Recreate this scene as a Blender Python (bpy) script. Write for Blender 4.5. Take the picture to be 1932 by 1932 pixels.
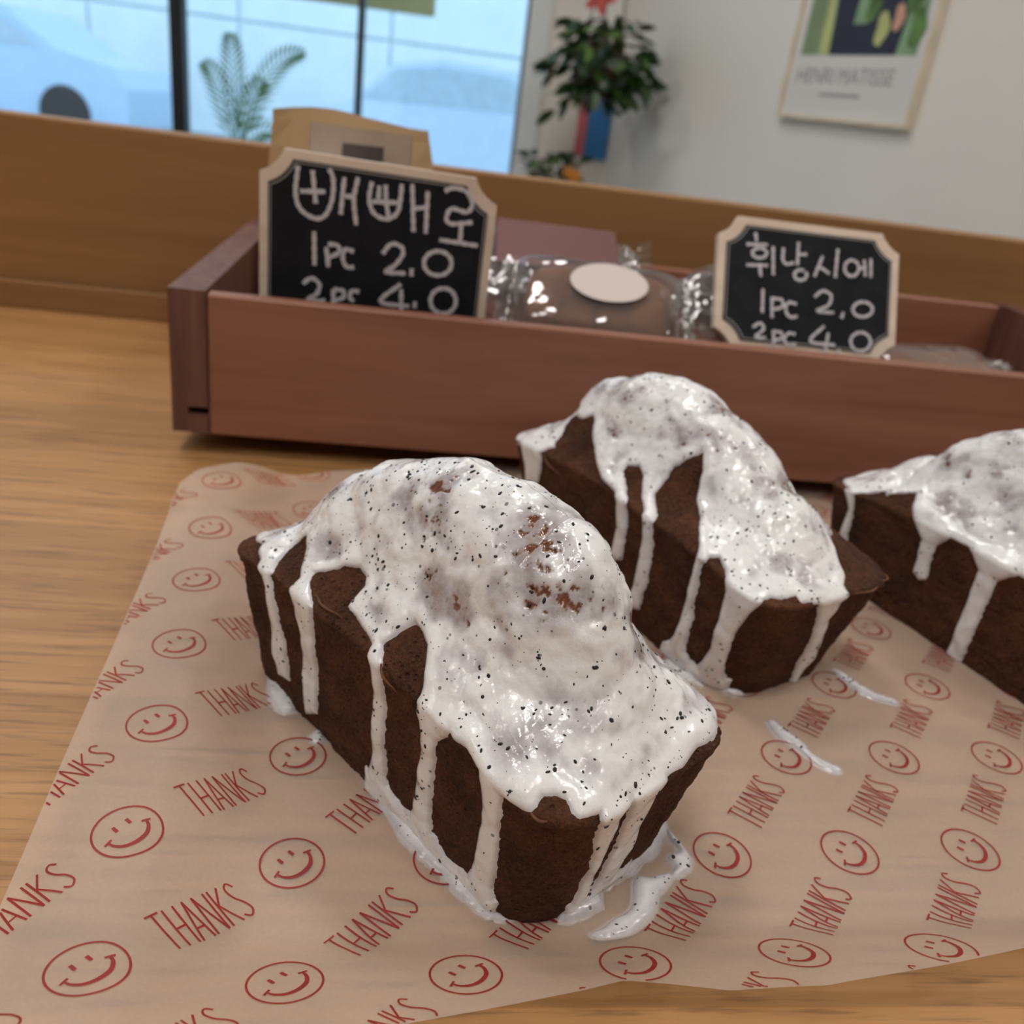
import bpy, math, random
import numpy as np
from mathutils import Matrix, Vector

for o in list(bpy.data.objects):
    bpy.data.objects.remove(o, do_unlink=True)
scene = bpy.context.scene
COL = scene.collection

# ------------------------------------------------------------------ camera, world, exposure
ZC = 0.90                       # height of the worktop above the floor
CAM_H = 0.18                    # camera height above the worktop
FOCAL_PX = 1650.0               # focal length for a 1932 px wide frame
cam_data = bpy.data.cameras.new('camera')
cam = bpy.data.objects.new('camera', cam_data)
COL.objects.link(cam)
scene.camera = cam
cam_data.sensor_width = 36.0
cam_data.lens = 36.0 * FOCAL_PX / 1932.0
cam_data.clip_start = 0.01
cam_data.clip_end = 200.0
ROT = Matrix(((0.990676, -0.13623897, 0.0),
              (0.0571941, 0.41589293, -0.9076133),
              (0.12365231, 0.89915072, 0.41980721)))
cam.matrix_world = Matrix.Translation((0, 0, ZC + CAM_H)) @ ROT.to_4x4()
cam_data.dof.use_dof = True
cam_data.dof.focus_distance = 0.200
cam_data.dof.aperture_fstop = cam_data.lens / 1.9

world = bpy.data.worlds.new('overcast_sky')
scene.world = world
world.use_nodes = True
bgn = world.node_tree.nodes['Background']
bgn.inputs[0].default_value = (0.60, 0.83, 1.0, 1)
bgn.inputs[1].default_value = 2.1

scene.view_settings.view_transform = 'Standard'
scene.view_settings.look = 'None'
scene.view_settings.gamma = 1.0
scene.view_settings.use_curve_mapping = False
scene.view_settings.exposure = 0.0
LAMP_POWER = 26.0               # radiance of the ceiling lamp diffusers
scene.cycles.use_adaptive_sampling = True
scene.cycles.adaptive_threshold = 0.03
scene.cycles.max_bounces = 6
scene.cycles.diffuse_bounces = 4
scene.cycles.transparent_max_bounces = 10
scene.cycles.caustics_reflective = False
scene.cycles.caustics_refractive = False
scene.cycles.sample_clamp_indirect = 4.0

# ------------------------------------------------------------------ helpers
def tag(o, label=None, cat=None, group=None, kind=None):
    if label: o['label'] = label
    if cat: o['category'] = cat
    if group: o['group'] = group
    if kind: o['kind'] = kind
    return o

def empty(name, loc=(0, 0, 0), label=None, cat=None, group=None, rotz=0.0):
    o = bpy.data.objects.new(name, None)
    o.empty_display_size = 0.02
    o.location = loc; o.rotation_euler = (0, 0, rotz)
    COL.objects.link(o)
    return tag(o, label, cat, group)

def mesh_data(name, V, F, smooth=False):
    V = np.asarray(V, dtype=np.float64).reshape(-1, 3)
    m = bpy.data.meshes.new(name)
    if isinstance(F, np.ndarray):
        n, k = F.shape
        m.vertices.add(len(V)); m.vertices.foreach_set('co', V.astype(np.float32).ravel())
        m.loops.add(n * k); m.loops.foreach_set('vertex_index', F.astype(np.int32).ravel())
        m.polygons.add(n)
        m.polygons.foreach_set('loop_start', np.arange(0, n * k, k, dtype=np.int32))
        m.polygons.foreach_set('loop_total', np.full(n, k, dtype=np.int32))
        m.update(calc_edges=True)
    else:
        m.from_pydata(V.tolist(), [], F)
        m.update()
    if smooth:
        m.polygons.foreach_set('use_smooth', np.ones(len(m.polygons), dtype=bool))
    m.validate()
    return m

def obj(name, V, F, mat=None, parent=None, smooth=False, world=True):
    """one mesh object; V in world coordinates unless world=False"""
    V = np.asarray(V, dtype=np.float64).reshape(-1, 3)
    if parent is not None and world:
        p = parent
        while p.parent is not None: p = p.parent
        a = p.rotation_euler.z; c, s = math.cos(a), math.sin(a)
        V = (V - np.array(p.location)) @ np.array([[c, -s, 0], [s, c, 0], [0, 0, 1.0]])
    o = bpy.data.objects.new(name, mesh_data(name, V, F, smooth))
    COL.objects.link(o)
    if mat: o.data.materials.append(mat)
    o.parent = parent
    return o

def float_attr(o, name, arr):
    a = o.data.attributes.new(name, 'FLOAT', 'POINT')
    a.data.foreach_set('value', np.asarray(arr, dtype=np.float32).ravel())

BOXF = [(0, 3, 2, 1), (4, 5, 6, 7), (0, 1, 5, 4), (1, 2, 6, 5), (2, 3, 7, 6), (3, 0, 4, 7)]
def box_vf(x0, x1, y0, y1, z0, z1, M=None):
    V = np.array([(x0, y0, z0), (x1, y0, z0), (x1, y1, z0), (x0, y1, z0), (x0, y0, z1), (x1, y0, z1), (x1, y1, z1), (x0, y1, z1)], float)
    if M is not None: V = M(V)
    return V, BOXF

def bevel_box(x0, x1, y0, y1, z0, z1, b=.002, M=None):
    """box with chamfered edges"""
    V = []; F = []
    cx, cy, cz = (x0+x1)/2, (y0+y1)/2, (z0+z1)/2
    hx, hy, hz = (x1-x0)/2, (y1-y0)/2, (z1-z0)/2
    b = min(b, hx*.9, hy*.9, hz*.9)
    idx = {}
    for sx in (-1, 1):
        for sy in (-1, 1):
            for sz in (-1, 1):
                for ax in range(3):
                    s = [hx-b, hy-b, hz-b]; s[ax] = [hx, hy, hz][ax]
                    idx[(sx, sy, sz, ax)] = len(V)
                    V.append((cx+sx*s[0], cy+sy*s[1], cz+sz*s[2]))
    q = lambda *k: F.append(tuple(idx[i] for i in k))
    for s in (-1, 1):
        o1 = [(-1, -1), (1, -1), (1, 1), (-1, 1)]
        if s < 0: o1 = o1[::-1]
        q(*[(s, a, c, 0) for a, c in o1]); q(*[(c, s, a, 1) for a, c in o1]); q(*[(a, c, s, 2) for a, c in o1])
    for a in (-1, 1):
        for c in (-1, 1):
            k = a*c
            e = [((a, c, -1, 0), (a, c, -1, 1), (a, c, 1, 1), (a, c, 1, 0)),
                 ((-1, a, c, 1), (-1, a, c, 2), (1, a, c, 2), (1, a, c, 1)),
                 ((c, -1, a, 2), (c, -1, a, 0), (c, 1, a, 0), (c, 1, a, 2))]
            for t in e: q(*(t if k < 0 else t[::-1]))
    for sx in (-1, 1):
        for sy in (-1, 1):
            for sz in (-1, 1):
                t = [(sx, sy, sz, 0), (sx, sy, sz, 1), (sx, sy, sz, 2)]
                q(*(t if sx*sy*sz > 0 else t[::-1]))
    V = np.array(V)
    if M is not None: V = M(V)
    return V, F

def join_vf(parts):
    V = []; F = []; n = 0
    for v, f in parts:
        V.append(np.asarray(v, float).reshape(-1, 3)); F += [tuple(int(i)+n for i in t) for t in f]; n += len(V[-1])
    return np.concatenate(V), F

def tube_vf(path, rad, k=8):
    P = np.asarray(path, float); n = len(P)
    r = np.broadcast_to(np.asarray(rad, float), (n,))
    V = []; F = []
    for i in range(n):
        d = P[min(i+1, n-1)] - P[max(i-1, 0)]; d = d/(np.linalg.norm(d)+1e-12)
        a = np.cross(d, (0, 0, 1.0)) if abs(d[2]) < .9 else np.cross(d, (1.0, 0, 0))
        a /= np.linalg.norm(a); b = np.cross(d, a)
        for j in range(k):
            t = 2*math.pi*j/k; V.append(P[i] + r[i]*(math.cos(t)*a + math.sin(t)*b))
    for i in range(n-1):
        for j in range(k):
            F.append((i*k+j, i*k+(j+1) % k, (i+1)*k+(j+1) % k, (i+1)*k+j))
    F.append(tuple(range(k))[::-1]); F.append(tuple(range((n-1)*k, n*k)))
    return np.array(V), F

def lathe_vf(prof, c, k=24):
    V = []; F = []
    for r, z in prof:
        for j in range(k):
            t = 2*math.pi*j/k; V.append((c[0]+r*math.cos(t), c[1]+r*math.sin(t), c[2]+z))
    for i in range(len(prof)-1):
        for j in range(k):
            F.append((i*k+j, i*k+(j+1) % k, (i+1)*k+(j+1) % k, (i+1)*k+j))
    F.append(tuple(range(k))[::-1]); F.append(tuple(range((len(prof)-1)*k, len(prof)*k)))
    return np.array(V), F

def poly_prism(pts2, d0, d1, M):
    """outline (x, z) extruded in y from d0 to d1, mapped by M"""
    n = len(pts2)
    V = [(x, d0, z) for x, z in pts2] + [(x, d1, z) for x, z in pts2]
    F = [tuple(range(n)), tuple(range(2*n-1, n-1, -1))]
    for i in range(n):
        j = (i+1) % n; F.append((j, i, n+i, n+j))
    return M(np.array(V, float)), F

def ribbon(path, width, lift, thick=0.0):
    """flat pen stroke in the xy plane around a 2-D polyline: returns 2-D verts + faces"""
    P = np.asarray(path, float)
    seg = np.diff(P, axis=0); L = np.hypot(seg[:, 0], seg[:, 1]) + 1e-9
    nrm = np.stack([-seg[:, 1], seg[:, 0]], 1) / L[:, None]
    nv = np.zeros_like(P); nv[0] = nrm[0]; nv[-1] = nrm[-1]
    if len(P) > 2:
        if np.allclose(P[0], P[-1]): nv[0] = nv[-1] = nrm[0] + nrm[-1]
        nv[1:-1] = nrm[1:] + nrm[:-1]
    nv /= np.linalg.norm(nv, axis=1)[:, None] + 1e-9
    w = np.broadcast_to(np.asarray(width, float), (len(P),))[:, None] / 2
    V = np.concatenate([P + nv*w, P - nv*w]); n = len(P)
    F = [(i, n+i, n+i+1, i+1) for i in range(n-1)]
    return V, F

def smooth_path(pts, step):
    """Catmull-Rom through the points"""
    P = np.asarray(pts, float)
    if len(P) == 2:
        n = max(2, int(np.hypot(*(P[1]-P[0]))/step)+1)
        return P[0] + (P[1]-P[0])*np.linspace(0, 1, n)[:, None]
    closed = np.allclose(P[0], P[-1])
    Q = np.concatenate([[P[-2] if closed else 2*P[0]-P[1]], P, [P[1] if closed else 2*P[-1]-P[-2]]])
    out = []
    for i in range(1, len(Q)-2):
        p0, p1, p2, p3 = Q[i-1:i+3]
        n = max(2, int(np.hypot(*(p2-p1))/step)+1)
        for t in np.linspace(0, 1, n, endpoint=False):
            out.append(.5*((2*p1)+(-p0+p2)*t+(2*p0-5*p1+4*p2-p3)*t*t+(-p0+3*p1-3*p2+p3)*t**3))
    out.append(Q[-2])
    return np.array(out)

# numpy value noise -------------------------------------------------
def _hash(i, j, k, seed):
    h = (i.astype(np.int64)*374761393 + j.astype(np.int64)*668265263 + k.astype(np.int64)*2147483647 + seed*1274126177) & 0xffffffff
    h = ((h ^ (h >> 13)) * 1274126177) & 0xffffffff
    return ((h ^ (h >> 16)) & 0xffffff) / float(0xffffff)*2-1

def vnoise(P, scale, seed=0):
    Q = np.asarray(P)/scale; I = np.floor(Q); f = Q-I; f = f*f*f*(f*(f*6-15)+10)
    I = I.astype(np.int64); r = 0
    for a in (0, 1):
        for b in (0, 1):
            for c in (0, 1):
                w = (f[..., 0] if a else 1-f[..., 0])*(f[..., 1] if b else 1-f[..., 1])*(f[..., 2] if c else 1-f[..., 2])
                r = r + w*_hash(I[..., 0]+a, I[..., 1]+b, I[..., 2]+c, seed)
    return r

def fbm(P, scale, seed=0, octs=3):
    r = 0; a = 1.0
    for o in range(octs):
        r = r + a*vnoise(P, scale/2**o, seed+o*17); a *= .5
    return r

def poly_sdf(X, Y, poly):
    """signed distance to a polygon, positive inside"""
    P = np.asarray(poly, float); Q = np.roll(P, -1, 0)
    D = np.full(X.shape, 1e9); ins = np.zeros(X.shape, bool)
    for (x0, y0), (x1, y1) in zip(P, Q):
        ex, ey = x1-x0, y1-y0
        t = np.clip(((X-x0)*ex+(Y-y0)*ey)/(ex*ex+ey*ey+1e-12), 0, 1)
        D = np.minimum(D, (X-x0-t*ex)**2+(Y-y0-t*ey)**2)
        c = (y0 > Y) != (y1 > Y)
        if c.any():
            xi = x0+(Y-y0)*ex/(ey if abs(ey) > 1e-12 else 1e-12)
            ins ^= c & (X < xi)
    D = np.sqrt(D)
    return np.where(ins, D, -D)

# ------------------------------------------------------------------ materials
def new_mat(name):
    m = bpy.data.materials.new(name); m.use_nodes = True
    nt = m.node_tree; b = nt.nodes['Principled BSDF']
    return m, nt, b

def N(nt, typ, **kw):
    n = nt.nodes.new(typ)
    for k, v in kw.items():
        if k == 'inp':
            for i, x in v.items(): n.inputs[i].default_value = x
        else: setattr(n, k, v)
    return n

def plain(name, col, rough=.6, metal=0.0, spec=.5, var=0.08, scale=8.0, bump=0.0, coat=0.0):
    """single colour with slight mottling"""
    m, nt, b = new_mat(name)
    tc = N(nt, 'ShaderNodeTexCoord')
    no = N(nt, 'ShaderNodeTexNoise', inp={'Scale': scale, 'Detail': 3.0})
    nt.links.new(tc.outputs['Object'], no.inputs['Vector'])
    r = N(nt, 'ShaderNodeValToRGB')
    r.color_ramp.elements[0].color = tuple(c*(1-var) for c in col)+(1,)
    r.color_ramp.elements[1].color = tuple(min(1, c*(1+var)) for c in col)+(1,)
    r.color_ramp.elements[0].position = .3; r.color_ramp.elements[1].position = .7
    nt.links.new(no.outputs['Fac'], r.inputs[0]); nt.links.new(r.outputs[0], b.inputs['Base Color'])
    b.inputs['Roughness'].default_value = rough; b.inputs['Metallic'].default_value = metal
    b.inputs['Specular IOR Level'].default_value = spec; b.inputs['Coat Weight'].default_value = coat
    if bump:
        bp = N(nt, 'ShaderNodeBump', inp={'Strength': 1.0, 'Distance': bump})
        nt.links.new(no.outputs['Fac'], bp.inputs['Height']); nt.links.new(bp.outputs[0], b.inputs['Normal'])
    return m

def wood(name, dark, mid, light, along='X', scale=6.0, stretch=14.0, rough=.5, rot=0.0, strips=None, rings=0.0, spec=.4):
    m, nt, b = new_mat(name)
    tc = N(nt, 'ShaderNodeTexCoord')
    mp = N(nt, 'ShaderNodeMapping')
    mp.inputs['Rotation'].default_value = (0, 0, rot) if not isinstance(rot, tuple) else rot
    s = [scale*stretch]*3; s['XYZ'.index(along)] = scale
    mp.inputs['Scale'].default_value = s
    nt.links.new(tc.outputs['Object'], mp.inputs['Vector'])
    n1 = N(nt, 'ShaderNodeTexNoise', inp={'Scale': 1.0, 'Detail': 6.0, 'Roughness': .6, 'Distortion': .6})
    nt.links.new(mp.outputs[0], n1.inputs['Vector'])
    r = N(nt, 'ShaderNodeValToRGB'); e = r.color_ramp.elements
    e[0].position = .28; e[0].color = dark+(1,); e[1].position = .72; e[1].color = light+(1,)
    k = e.new(.5); k.color = mid+(1,)
    nt.links.new(n1.outputs['Fac'], r.inputs[0])
    out = r.outputs[0]
    if strips:                      # glued staves of slightly different tone
        mp2 = N(nt, 'ShaderNodeMapping'); mp2.inputs['Scale'].default_value = strips
        mp2.inputs['Rotation'].default_value = mp.inputs['Rotation'].default_value
        nt.links.new(tc.outputs['Object'], mp2.inputs['Vector'])
        br = N(nt, 'ShaderNodeTexBrick', inp={'Scale': 1.0, 'Mortar Size': 0.0, 'Bias': 0.0, 'Brick Width': 1.0, 'Row Height': 1.0,
               'Color1': (.86, .86, .86, 1), 'Color2': (1.1, 1.1, 1.1, 1)})
        nt.links.new(mp2.outputs[0], br.inputs['Vector'])
        mx = N(nt, 'ShaderNodeMix', data_type='RGBA', blend_type='MULTIPLY'); mx.inputs[0].default_value = 1.0
        nt.links.new(out, mx.inputs[6]); nt.links.new(br.outputs['Color'], mx.inputs[7]); out = mx.outputs[2]
    nt.links.new(out, b.inputs['Base Color'])
    b.inputs['Roughness'].default_value = rough; b.inputs['Specular IOR Level'].default_value = spec
    bp = N(nt, 'ShaderNodeBump', inp={'Strength': .3, 'Distance': .0004})
    nt.links.new(n1.outputs['Fac'], bp.inputs['Height']); nt.links.new(bp.outputs[0], b.inputs['Normal'])
    return m

def add_pores(m):
    """short dark pore lines along the grain"""
    nt = m.node_tree; b = nt.nodes['Principled BSDF']
    src = b.inputs['Base Color'].links[0].from_socket
    tc = N(nt, 'ShaderNodeTexCoord'); mp = N(nt, 'ShaderNodeMapping')
    mp.inputs['Scale'].default_value = (28, 420, 420)
    no = N(nt, 'ShaderNodeTexNoise', inp={'Scale': 1.0, 'Detail': 3.0, 'Roughness': .6})
    nt.links.new(tc.outputs['Object'], mp.inputs['Vector']); nt.links.new(mp.outputs[0], no.inputs['Vector'])
    r = N(nt, 'ShaderNodeValToRGB'); e = r.color_ramp.elements
    e[0].position = .30; e[0].color = (.42, .40, .42, 1); e[1].position = .47; e[1].color = (1, 1, 1, 1)
    nt.links.new(no.outputs['Fac'], r.inputs[0])
    mx = N(nt, 'ShaderNodeMix', data_type='RGBA', blend_type='MULTIPLY'); mx.inputs[0].default_value = .8
    nt.links.new(src, mx.inputs[6]); nt.links.new(r.outputs[0], mx.inputs[7]); nt.links.new(mx.outputs[2], b.inputs['Base Color'])

def emit(name, col, power):
    m, nt, b = new_mat(name)
    b.inputs['Base Color'].default_value = (.8, .8, .8, 1)
    b.inputs['Emission Color'].default_value = col+(1,); b.inputs['Emission Strength'].default_value = power
    return m

def clear(name, tint=(1, 1, 1), gloss=.12, rough=.05, haze=0.0):
    """thin clear film or pane: mostly see-through, with a glossy skin"""
    m, nt, b = new_mat(name)
    nt.nodes.remove(b); out = nt.nodes['Material Output']
    tr = N(nt, 'ShaderNodeBsdfTransparent'); tr.inputs[0].default_value = tint+(1,)
    gl = N(nt, 'ShaderNodeBsdfGlossy', inp={'Roughness': rough})
    lw = N(nt, 'ShaderNodeLayerWeight', inp={'Blend': .35})
    mul = N(nt, 'ShaderNodeMath', operation='MULTIPLY_ADD'); mul.inputs[1].default_value = .5; mul.inputs[2].default_value = gloss
    nt.links.new(lw.outputs['Fresnel'], mul.inputs[0])
    mx = N(nt, 'ShaderNodeMixShader'); nt.links.new(mul.outputs[0], mx.inputs[0])
    nt.links.new(tr.outputs[0], mx.inputs[1]); nt.links.new(gl.outputs[0], mx.inputs[2])
    last = mx.outputs[0]
    if haze:
        df = N(nt, 'ShaderNodeBsdfDiffuse'); df.inputs[0].default_value = (.85, .85, .88, 1)
        m2 = N(nt, 'ShaderNodeMixShader'); m2.inputs[0].default_value = haze
        nt.links.new(last, m2.inputs[1]); nt.links.new(df.outputs[0], m2.inputs[2]); last = m2.outputs[0]
    nt.links.new(last, out.inputs[0])
    return m

M_counter = wood('counter_wood', (.27, .13, .045), (.40, .21, .078), (.47, .255, .105), 'X', 5.0, 34, .42, strips=(1.6, 14.0, 1.0))
add_pores(M_counter)
M_board = wood('board_wood', (.23, .115, .042), (.29, .15, .056), (.34, .18, .07), 'X', 2.4, 18, .5)
M_cedar = wood('cedar_wood', (.20, .080, .046), (.265, .112, .068), (.325, .142, .088), 'X', 4.0, 14, .45)
M_cedar_end = wood('cedar_end_grain', (.085, .036, .027), (.135, .060, .045), (.18, .085, .062), 'Z', 10.0, 12, .6, rot=(0, .45, 0))
M_wall = plain('wall_paint', (.74, .71, .66), .7, var=.02, scale=3)
M_wall_white = plain('white_paint', (.82, .80, .75), .45, var=.02, scale=3)
M_ceiling = plain('ceiling_paint', (.75, .73, .70), .8, var=.02, scale=3)
M_floor = plain('floor_tile', (.34, .31, .28), .45, var=.1, scale=5)
M_black_metal = plain('black_metal', (.012, .013, .018), .4, var=.1)
M_grey_metal = plain('grey_metal', (.22, .25, .28), .4, var=.05)
M_white_frame = plain('white_frame', (.70, .74, .75), .4, var=.02)
M_glass = clear('window_glass', (.93, .97, 1.0), .03, .0)
M_film = clear('cellophane', (.93, .94, .95), .10, .10, .05)
M_chalkboard = plain('chalkboard_black', (.008, .009, .012), .7, spec=.2, var=.4, scale=60)
M_chalk = plain('chalk', (.52, .50, .53), .9, var=.25, scale=900)
M_sign_wood = wood('pale_sign_wood', (.60, .47, .36), (.68, .56, .45), (.74, .62, .50), 'X', 8, 10, .6)
M_sign_line = plain('sign_border_grey', (.26, .25, .24), .6)
M_kraft = plain('kraft_paper', (.46, .31, .155), .7, var=.06, scale=40)
M_kraft_dark = plain('kraft_window_film', (.33, .25, .19), .25, var=.15, scale=40)
M_print_red = plain('red_ink', (.26, .014, .013), .6, var=.12, scale=200)
M_leaf = plain('leaf_dark_green', (.018, .052, .012), .4, var=.5, scale=12)
M_leaf_light = plain('leaf_light_green', (.10, .20, .035), .45, var=.4, scale=12)
M_palm = plain('palm_green', (.07, .21, .06), .5, var=.35, scale=10)
M_stem = plain('stem_brown', (.07, .05, .03), .8, var=.2)
M_orange = plain('orange_petal', (.62, .24, .02), .6, var=.2)
M_pot = plain('white_pot', (.70, .70, .69), .35, var=.03)

def paper_material():
    m, nt, b = new_mat('greaseproof_paper')
    tc = N(nt, 'ShaderNodeTexCoord')
    n1 = N(nt, 'ShaderNodeTexNoise', inp={'Scale': 14.0, 'Detail': 4.0})
    n2 = N(nt, 'ShaderNodeTexNoise', inp={'Scale': 900.0, 'Detail': 2.0})
    nt.links.new(tc.outputs['Object'], n1.inputs['Vector']); nt.links.new(tc.outputs['Object'], n2.inputs['Vector'])
    r = N(nt, 'ShaderNodeValToRGB'); e = r.color_ramp.elements
    e[0].position = .3; e[0].color = (.80, .70, .63, 1); e[1].position = .7; e[1].color = (.90, .81, .74, 1)
    fb = N(nt, 'ShaderNodeMath', operation='MULTIPLY_ADD'); fb.inputs[1].default_value = .45; fb.inputs[2].default_value = -.22
    sm = N(nt, 'ShaderNodeMath', operation='ADD'); nt.links.new(n2.outputs['Fac'], fb.inputs[0]); nt.links.new(fb.outputs[0], sm.inputs[0]); nt.links.new(n1.outputs['Fac'], sm.inputs[1])
    nt.links.new(sm.outputs[0], r.inputs[0]); nt.links.new(r.outputs[0], b.inputs['Base Color'])
    b.inputs['Roughness'].default_value = .40
    b.inputs['Specular IOR Level'].default_value = .35
    tl = N(nt, 'ShaderNodeBsdfTranslucent'); nt.links.new(r.outputs[0], tl.inputs[0])
    tp = N(nt, 'ShaderNodeBsdfTransparent')
    m1 = N(nt, 'ShaderNodeMixShader'); m1.inputs[0].default_value = .30
    m2 = N(nt, 'ShaderNodeMixShader'); m2.inputs[0].default_value = .42
    nt.links.new(b.outputs[0], m1.inputs[1]); nt.links.new(tl.outputs[0], m1.inputs[2])
    nt.links.new(tp.outputs[0], m2.inputs[1]); nt.links.new(m1.outputs[0], m2.inputs[2])
    nt.links.new(m2.outputs[0], nt.nodes['Material Output'].inputs[0])
    bp = N(nt, 'ShaderNodeBump', inp={'Strength': .25, 'Distance': .0002})
    nt.links.new(n2.outputs['Fac'], bp.inputs['Height']); nt.links.new(bp.outputs[0], b.inputs['Normal'])
    return m
M_paper = paper_material()

def cake_material():
    m, nt, b = new_mat('chocolate_cake_crumb')
    tc = N(nt, 'ShaderNodeTexCoord')
    big = N(nt, 'ShaderNodeTexNoise', inp={'Scale': 60.0, 'Detail': 5.0, 'Roughness': .65})
    fine = N(nt, 'ShaderNodeTexNoise', inp={'Scale': 900.0, 'Detail': 4.0, 'Roughness': .7})
    pit = N(nt, 'ShaderNodeTexVoronoi', inp={'Scale': 420.0, 'Randomness': 1.0})
    for n in (big, fine, pit): nt.links.new(tc.outputs['Object'], n.inputs['Vector'])
    mixf = N(nt, 'ShaderNodeMath', operation='MULTIPLY_ADD'); mixf.inputs[1].default_value = .5
    nt.links.new(fine.outputs['Fac'], mixf.inputs[0])
    sc = N(nt, 'ShaderNodeMath', operation='MULTIPLY'); sc.inputs[1].default_value = .5
    nt.links.new(big.outputs['Fac'], sc.inputs[0]); nt.links.new(sc.outputs[0], mixf.inputs[2])
    r = N(nt, 'ShaderNodeValToRGB'); e = r.color_ramp.elements
    e[0].position = .36; e[0].color = (.026, .0105, .0058, 1); e[1].position = .68; e[1].color = (.150, .058, .024, 1)
    k = e.new(.5); k.color = (.074, .028, .0135, 1)
    nt.links.new(mixf.outputs[0], r.inputs[0])
    pr = N(nt, 'ShaderNodeValToRGB'); pe = pr.color_ramp.elements
    pe[0].position = .10; pe[0].color = (.12, .12, .12, 1); pe[1].position = .26; pe[1].color = (1, 1, 1, 1)
    nt.links.new(pit.outputs['Distance'], pr.inputs[0])
    nt.links.new(r.outputs[0], b.inputs['Base Color'])
    b.inputs['Roughness'].default_value = .85; b.inputs['Specular IOR Level'].default_value = .25
    hs = N(nt, 'ShaderNodeMath', operation='ADD')
    nt.links.new(fine.outputs['Fac'], hs.inputs[0]); nt.links.new(pr.outputs[0], hs.inputs[1])
    bp = N(nt, 'ShaderNodeBump', inp={'Strength': 1.0, 'Distance': .0011})
    nt.links.new(hs.outputs[0], bp.inputs['Height']); nt.links.new(bp.outputs[0], b.inputs['Normal'])
    return m
M_cake = cake_material()

def icing_material():
    m, nt, b = new_mat('white_icing')
    tc = N(nt, 'ShaderNodeTexCoord')
    at = N(nt, 'ShaderNodeAttribute', attribute_name='thin')
    fine = N(nt, 'ShaderNodeTexNoise', inp={'Scale': 520.0, 'Detail': 4.0, 'Roughness': .7})
    nt.links.new(tc.outputs['Object'], fine.inputs['Vector'])
    ad = N(nt, 'ShaderNodeMath', operation='MULTIPLY_ADD'); ad.inputs[1].default_value = .34
    sub = N(nt, 'ShaderNodeMath', operation='SUBTRACT'); sub.inputs[1].default_value = .17
    nt.links.new(fine.outputs['Fac'], ad.inputs[0]); nt.links.new(at.outputs['Fac'], sub.inputs[0]); nt.links.new(sub.outputs[0], ad.inputs[2])
    r = N(nt, 'ShaderNodeValToRGB'); e = r.color_ramp.elements
    e[0].position = .08; e[0].color = (.84, .84, .845, 1)
    e[1].position = 1.0; e[1].color = (.16, .055, .022, 1)
    for p, c in ((.40, (.63, .61, .63)), (.68, (.43, .40, .41)), (.86, (.28, .19, .155))):
        k = e.new(p); k.color = c+(1,)
    nt.links.new(ad.outputs[0], r.inputs[0])
    # small grey seed fragments under the surface
    vo = N(nt, 'ShaderNodeTexVoronoi', inp={'Scale': 420.0, 'Randomness': 1.0})
    nt.links.new(tc.outputs['Object'], vo.inputs['Vector'])
    sp = N(nt, 'ShaderNodeSeparateColor'); nt.links.new(vo.outputs['Color'], sp.inputs[0])
    pick = N(nt, 'ShaderNodeMath', operation='LESS_THAN'); pick.inputs[1].default_value = .22
    nt.links.new(sp.outputs[0], pick.inputs[0])
    rad = N(nt, 'ShaderNodeMath', operation='MULTIPLY'); rad.inputs[1].default_value = .26
    nt.links.new(sp.outputs[1], rad.inputs[0])
    ins = N(nt, 'ShaderNodeMath', operation='LESS_THAN')
    nt.links.new(vo.outputs['Distance'], ins.inputs[0]); nt.links.new(rad.outputs[0], ins.inputs[1])
    both = N(nt, 'ShaderNodeMath', operation='MULTIPLY')
    nt.links.new(pick.outputs[0], both.inputs[0]); nt.links.new(ins.outputs[0], both.inputs[1])
    fac = N(nt, 'ShaderNodeMath', operation='MULTIPLY'); fac.inputs[1].default_value = .75
    nt.links.new(both.outputs[0], fac.inputs[0])
    mx = N(nt, 'ShaderNodeMix', data_type='RGBA'); mx.inputs[7].default_value = (.07, .07, .08, 1)
    nt.links.new(fac.outputs[0], mx.inputs[0]); nt.links.new(r.outputs[0], mx.inputs[6])
    nt.links.new(mx.outputs[2], b.inputs['Base Color'])
    b.inputs['Roughness'].default_value = .15; b.inputs['Specular IOR Level'].default_value = .6
    bump = N(nt, 'ShaderNodeTexNoise', inp={'Scale': 260.0, 'Detail': 4.0, 'Roughness': .6})
    nt.links.new(tc.outputs['Object'], bump.inputs['Vector'])
    bp = N(nt, 'ShaderNodeBump', inp={'Strength': .6, 'Distance': .0005})
    nt.links.new(bump.outputs['Fac'], bp.inputs['Height']); nt.links.new(bp.outputs[0], b.inputs['Normal'])
    return m
M_icing = icing_material()
M_seed = plain('black_seed', (.012, .012, .013), .5, var=.3, scale=400)
M_flake = plain('crust_orange_brown', (.13, .048, .018), .8, var=.3, scale=300)
M_bar = plain('baked_brown', (.22, .085, .030), .7, var=.35, scale=60, bump=.0008)
M_choc = plain('dark_chocolate', (.030, .012, .008), .45, var=.4, scale=60, bump=.0006)
M_label = plain('label_paper', (.66, .58, .54), .6, var=.03)
M_mauve = plain('mauve_card', (.16, .065, .062), .6, var=.1)

# ------------------------------------------------------------------ the room
def struct(name, V, F, mat, parent=None, smooth=False):
    o = obj(name, V, F, mat, parent, smooth)
    if parent is None: o['kind'] = 'structure'
    return o

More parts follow.
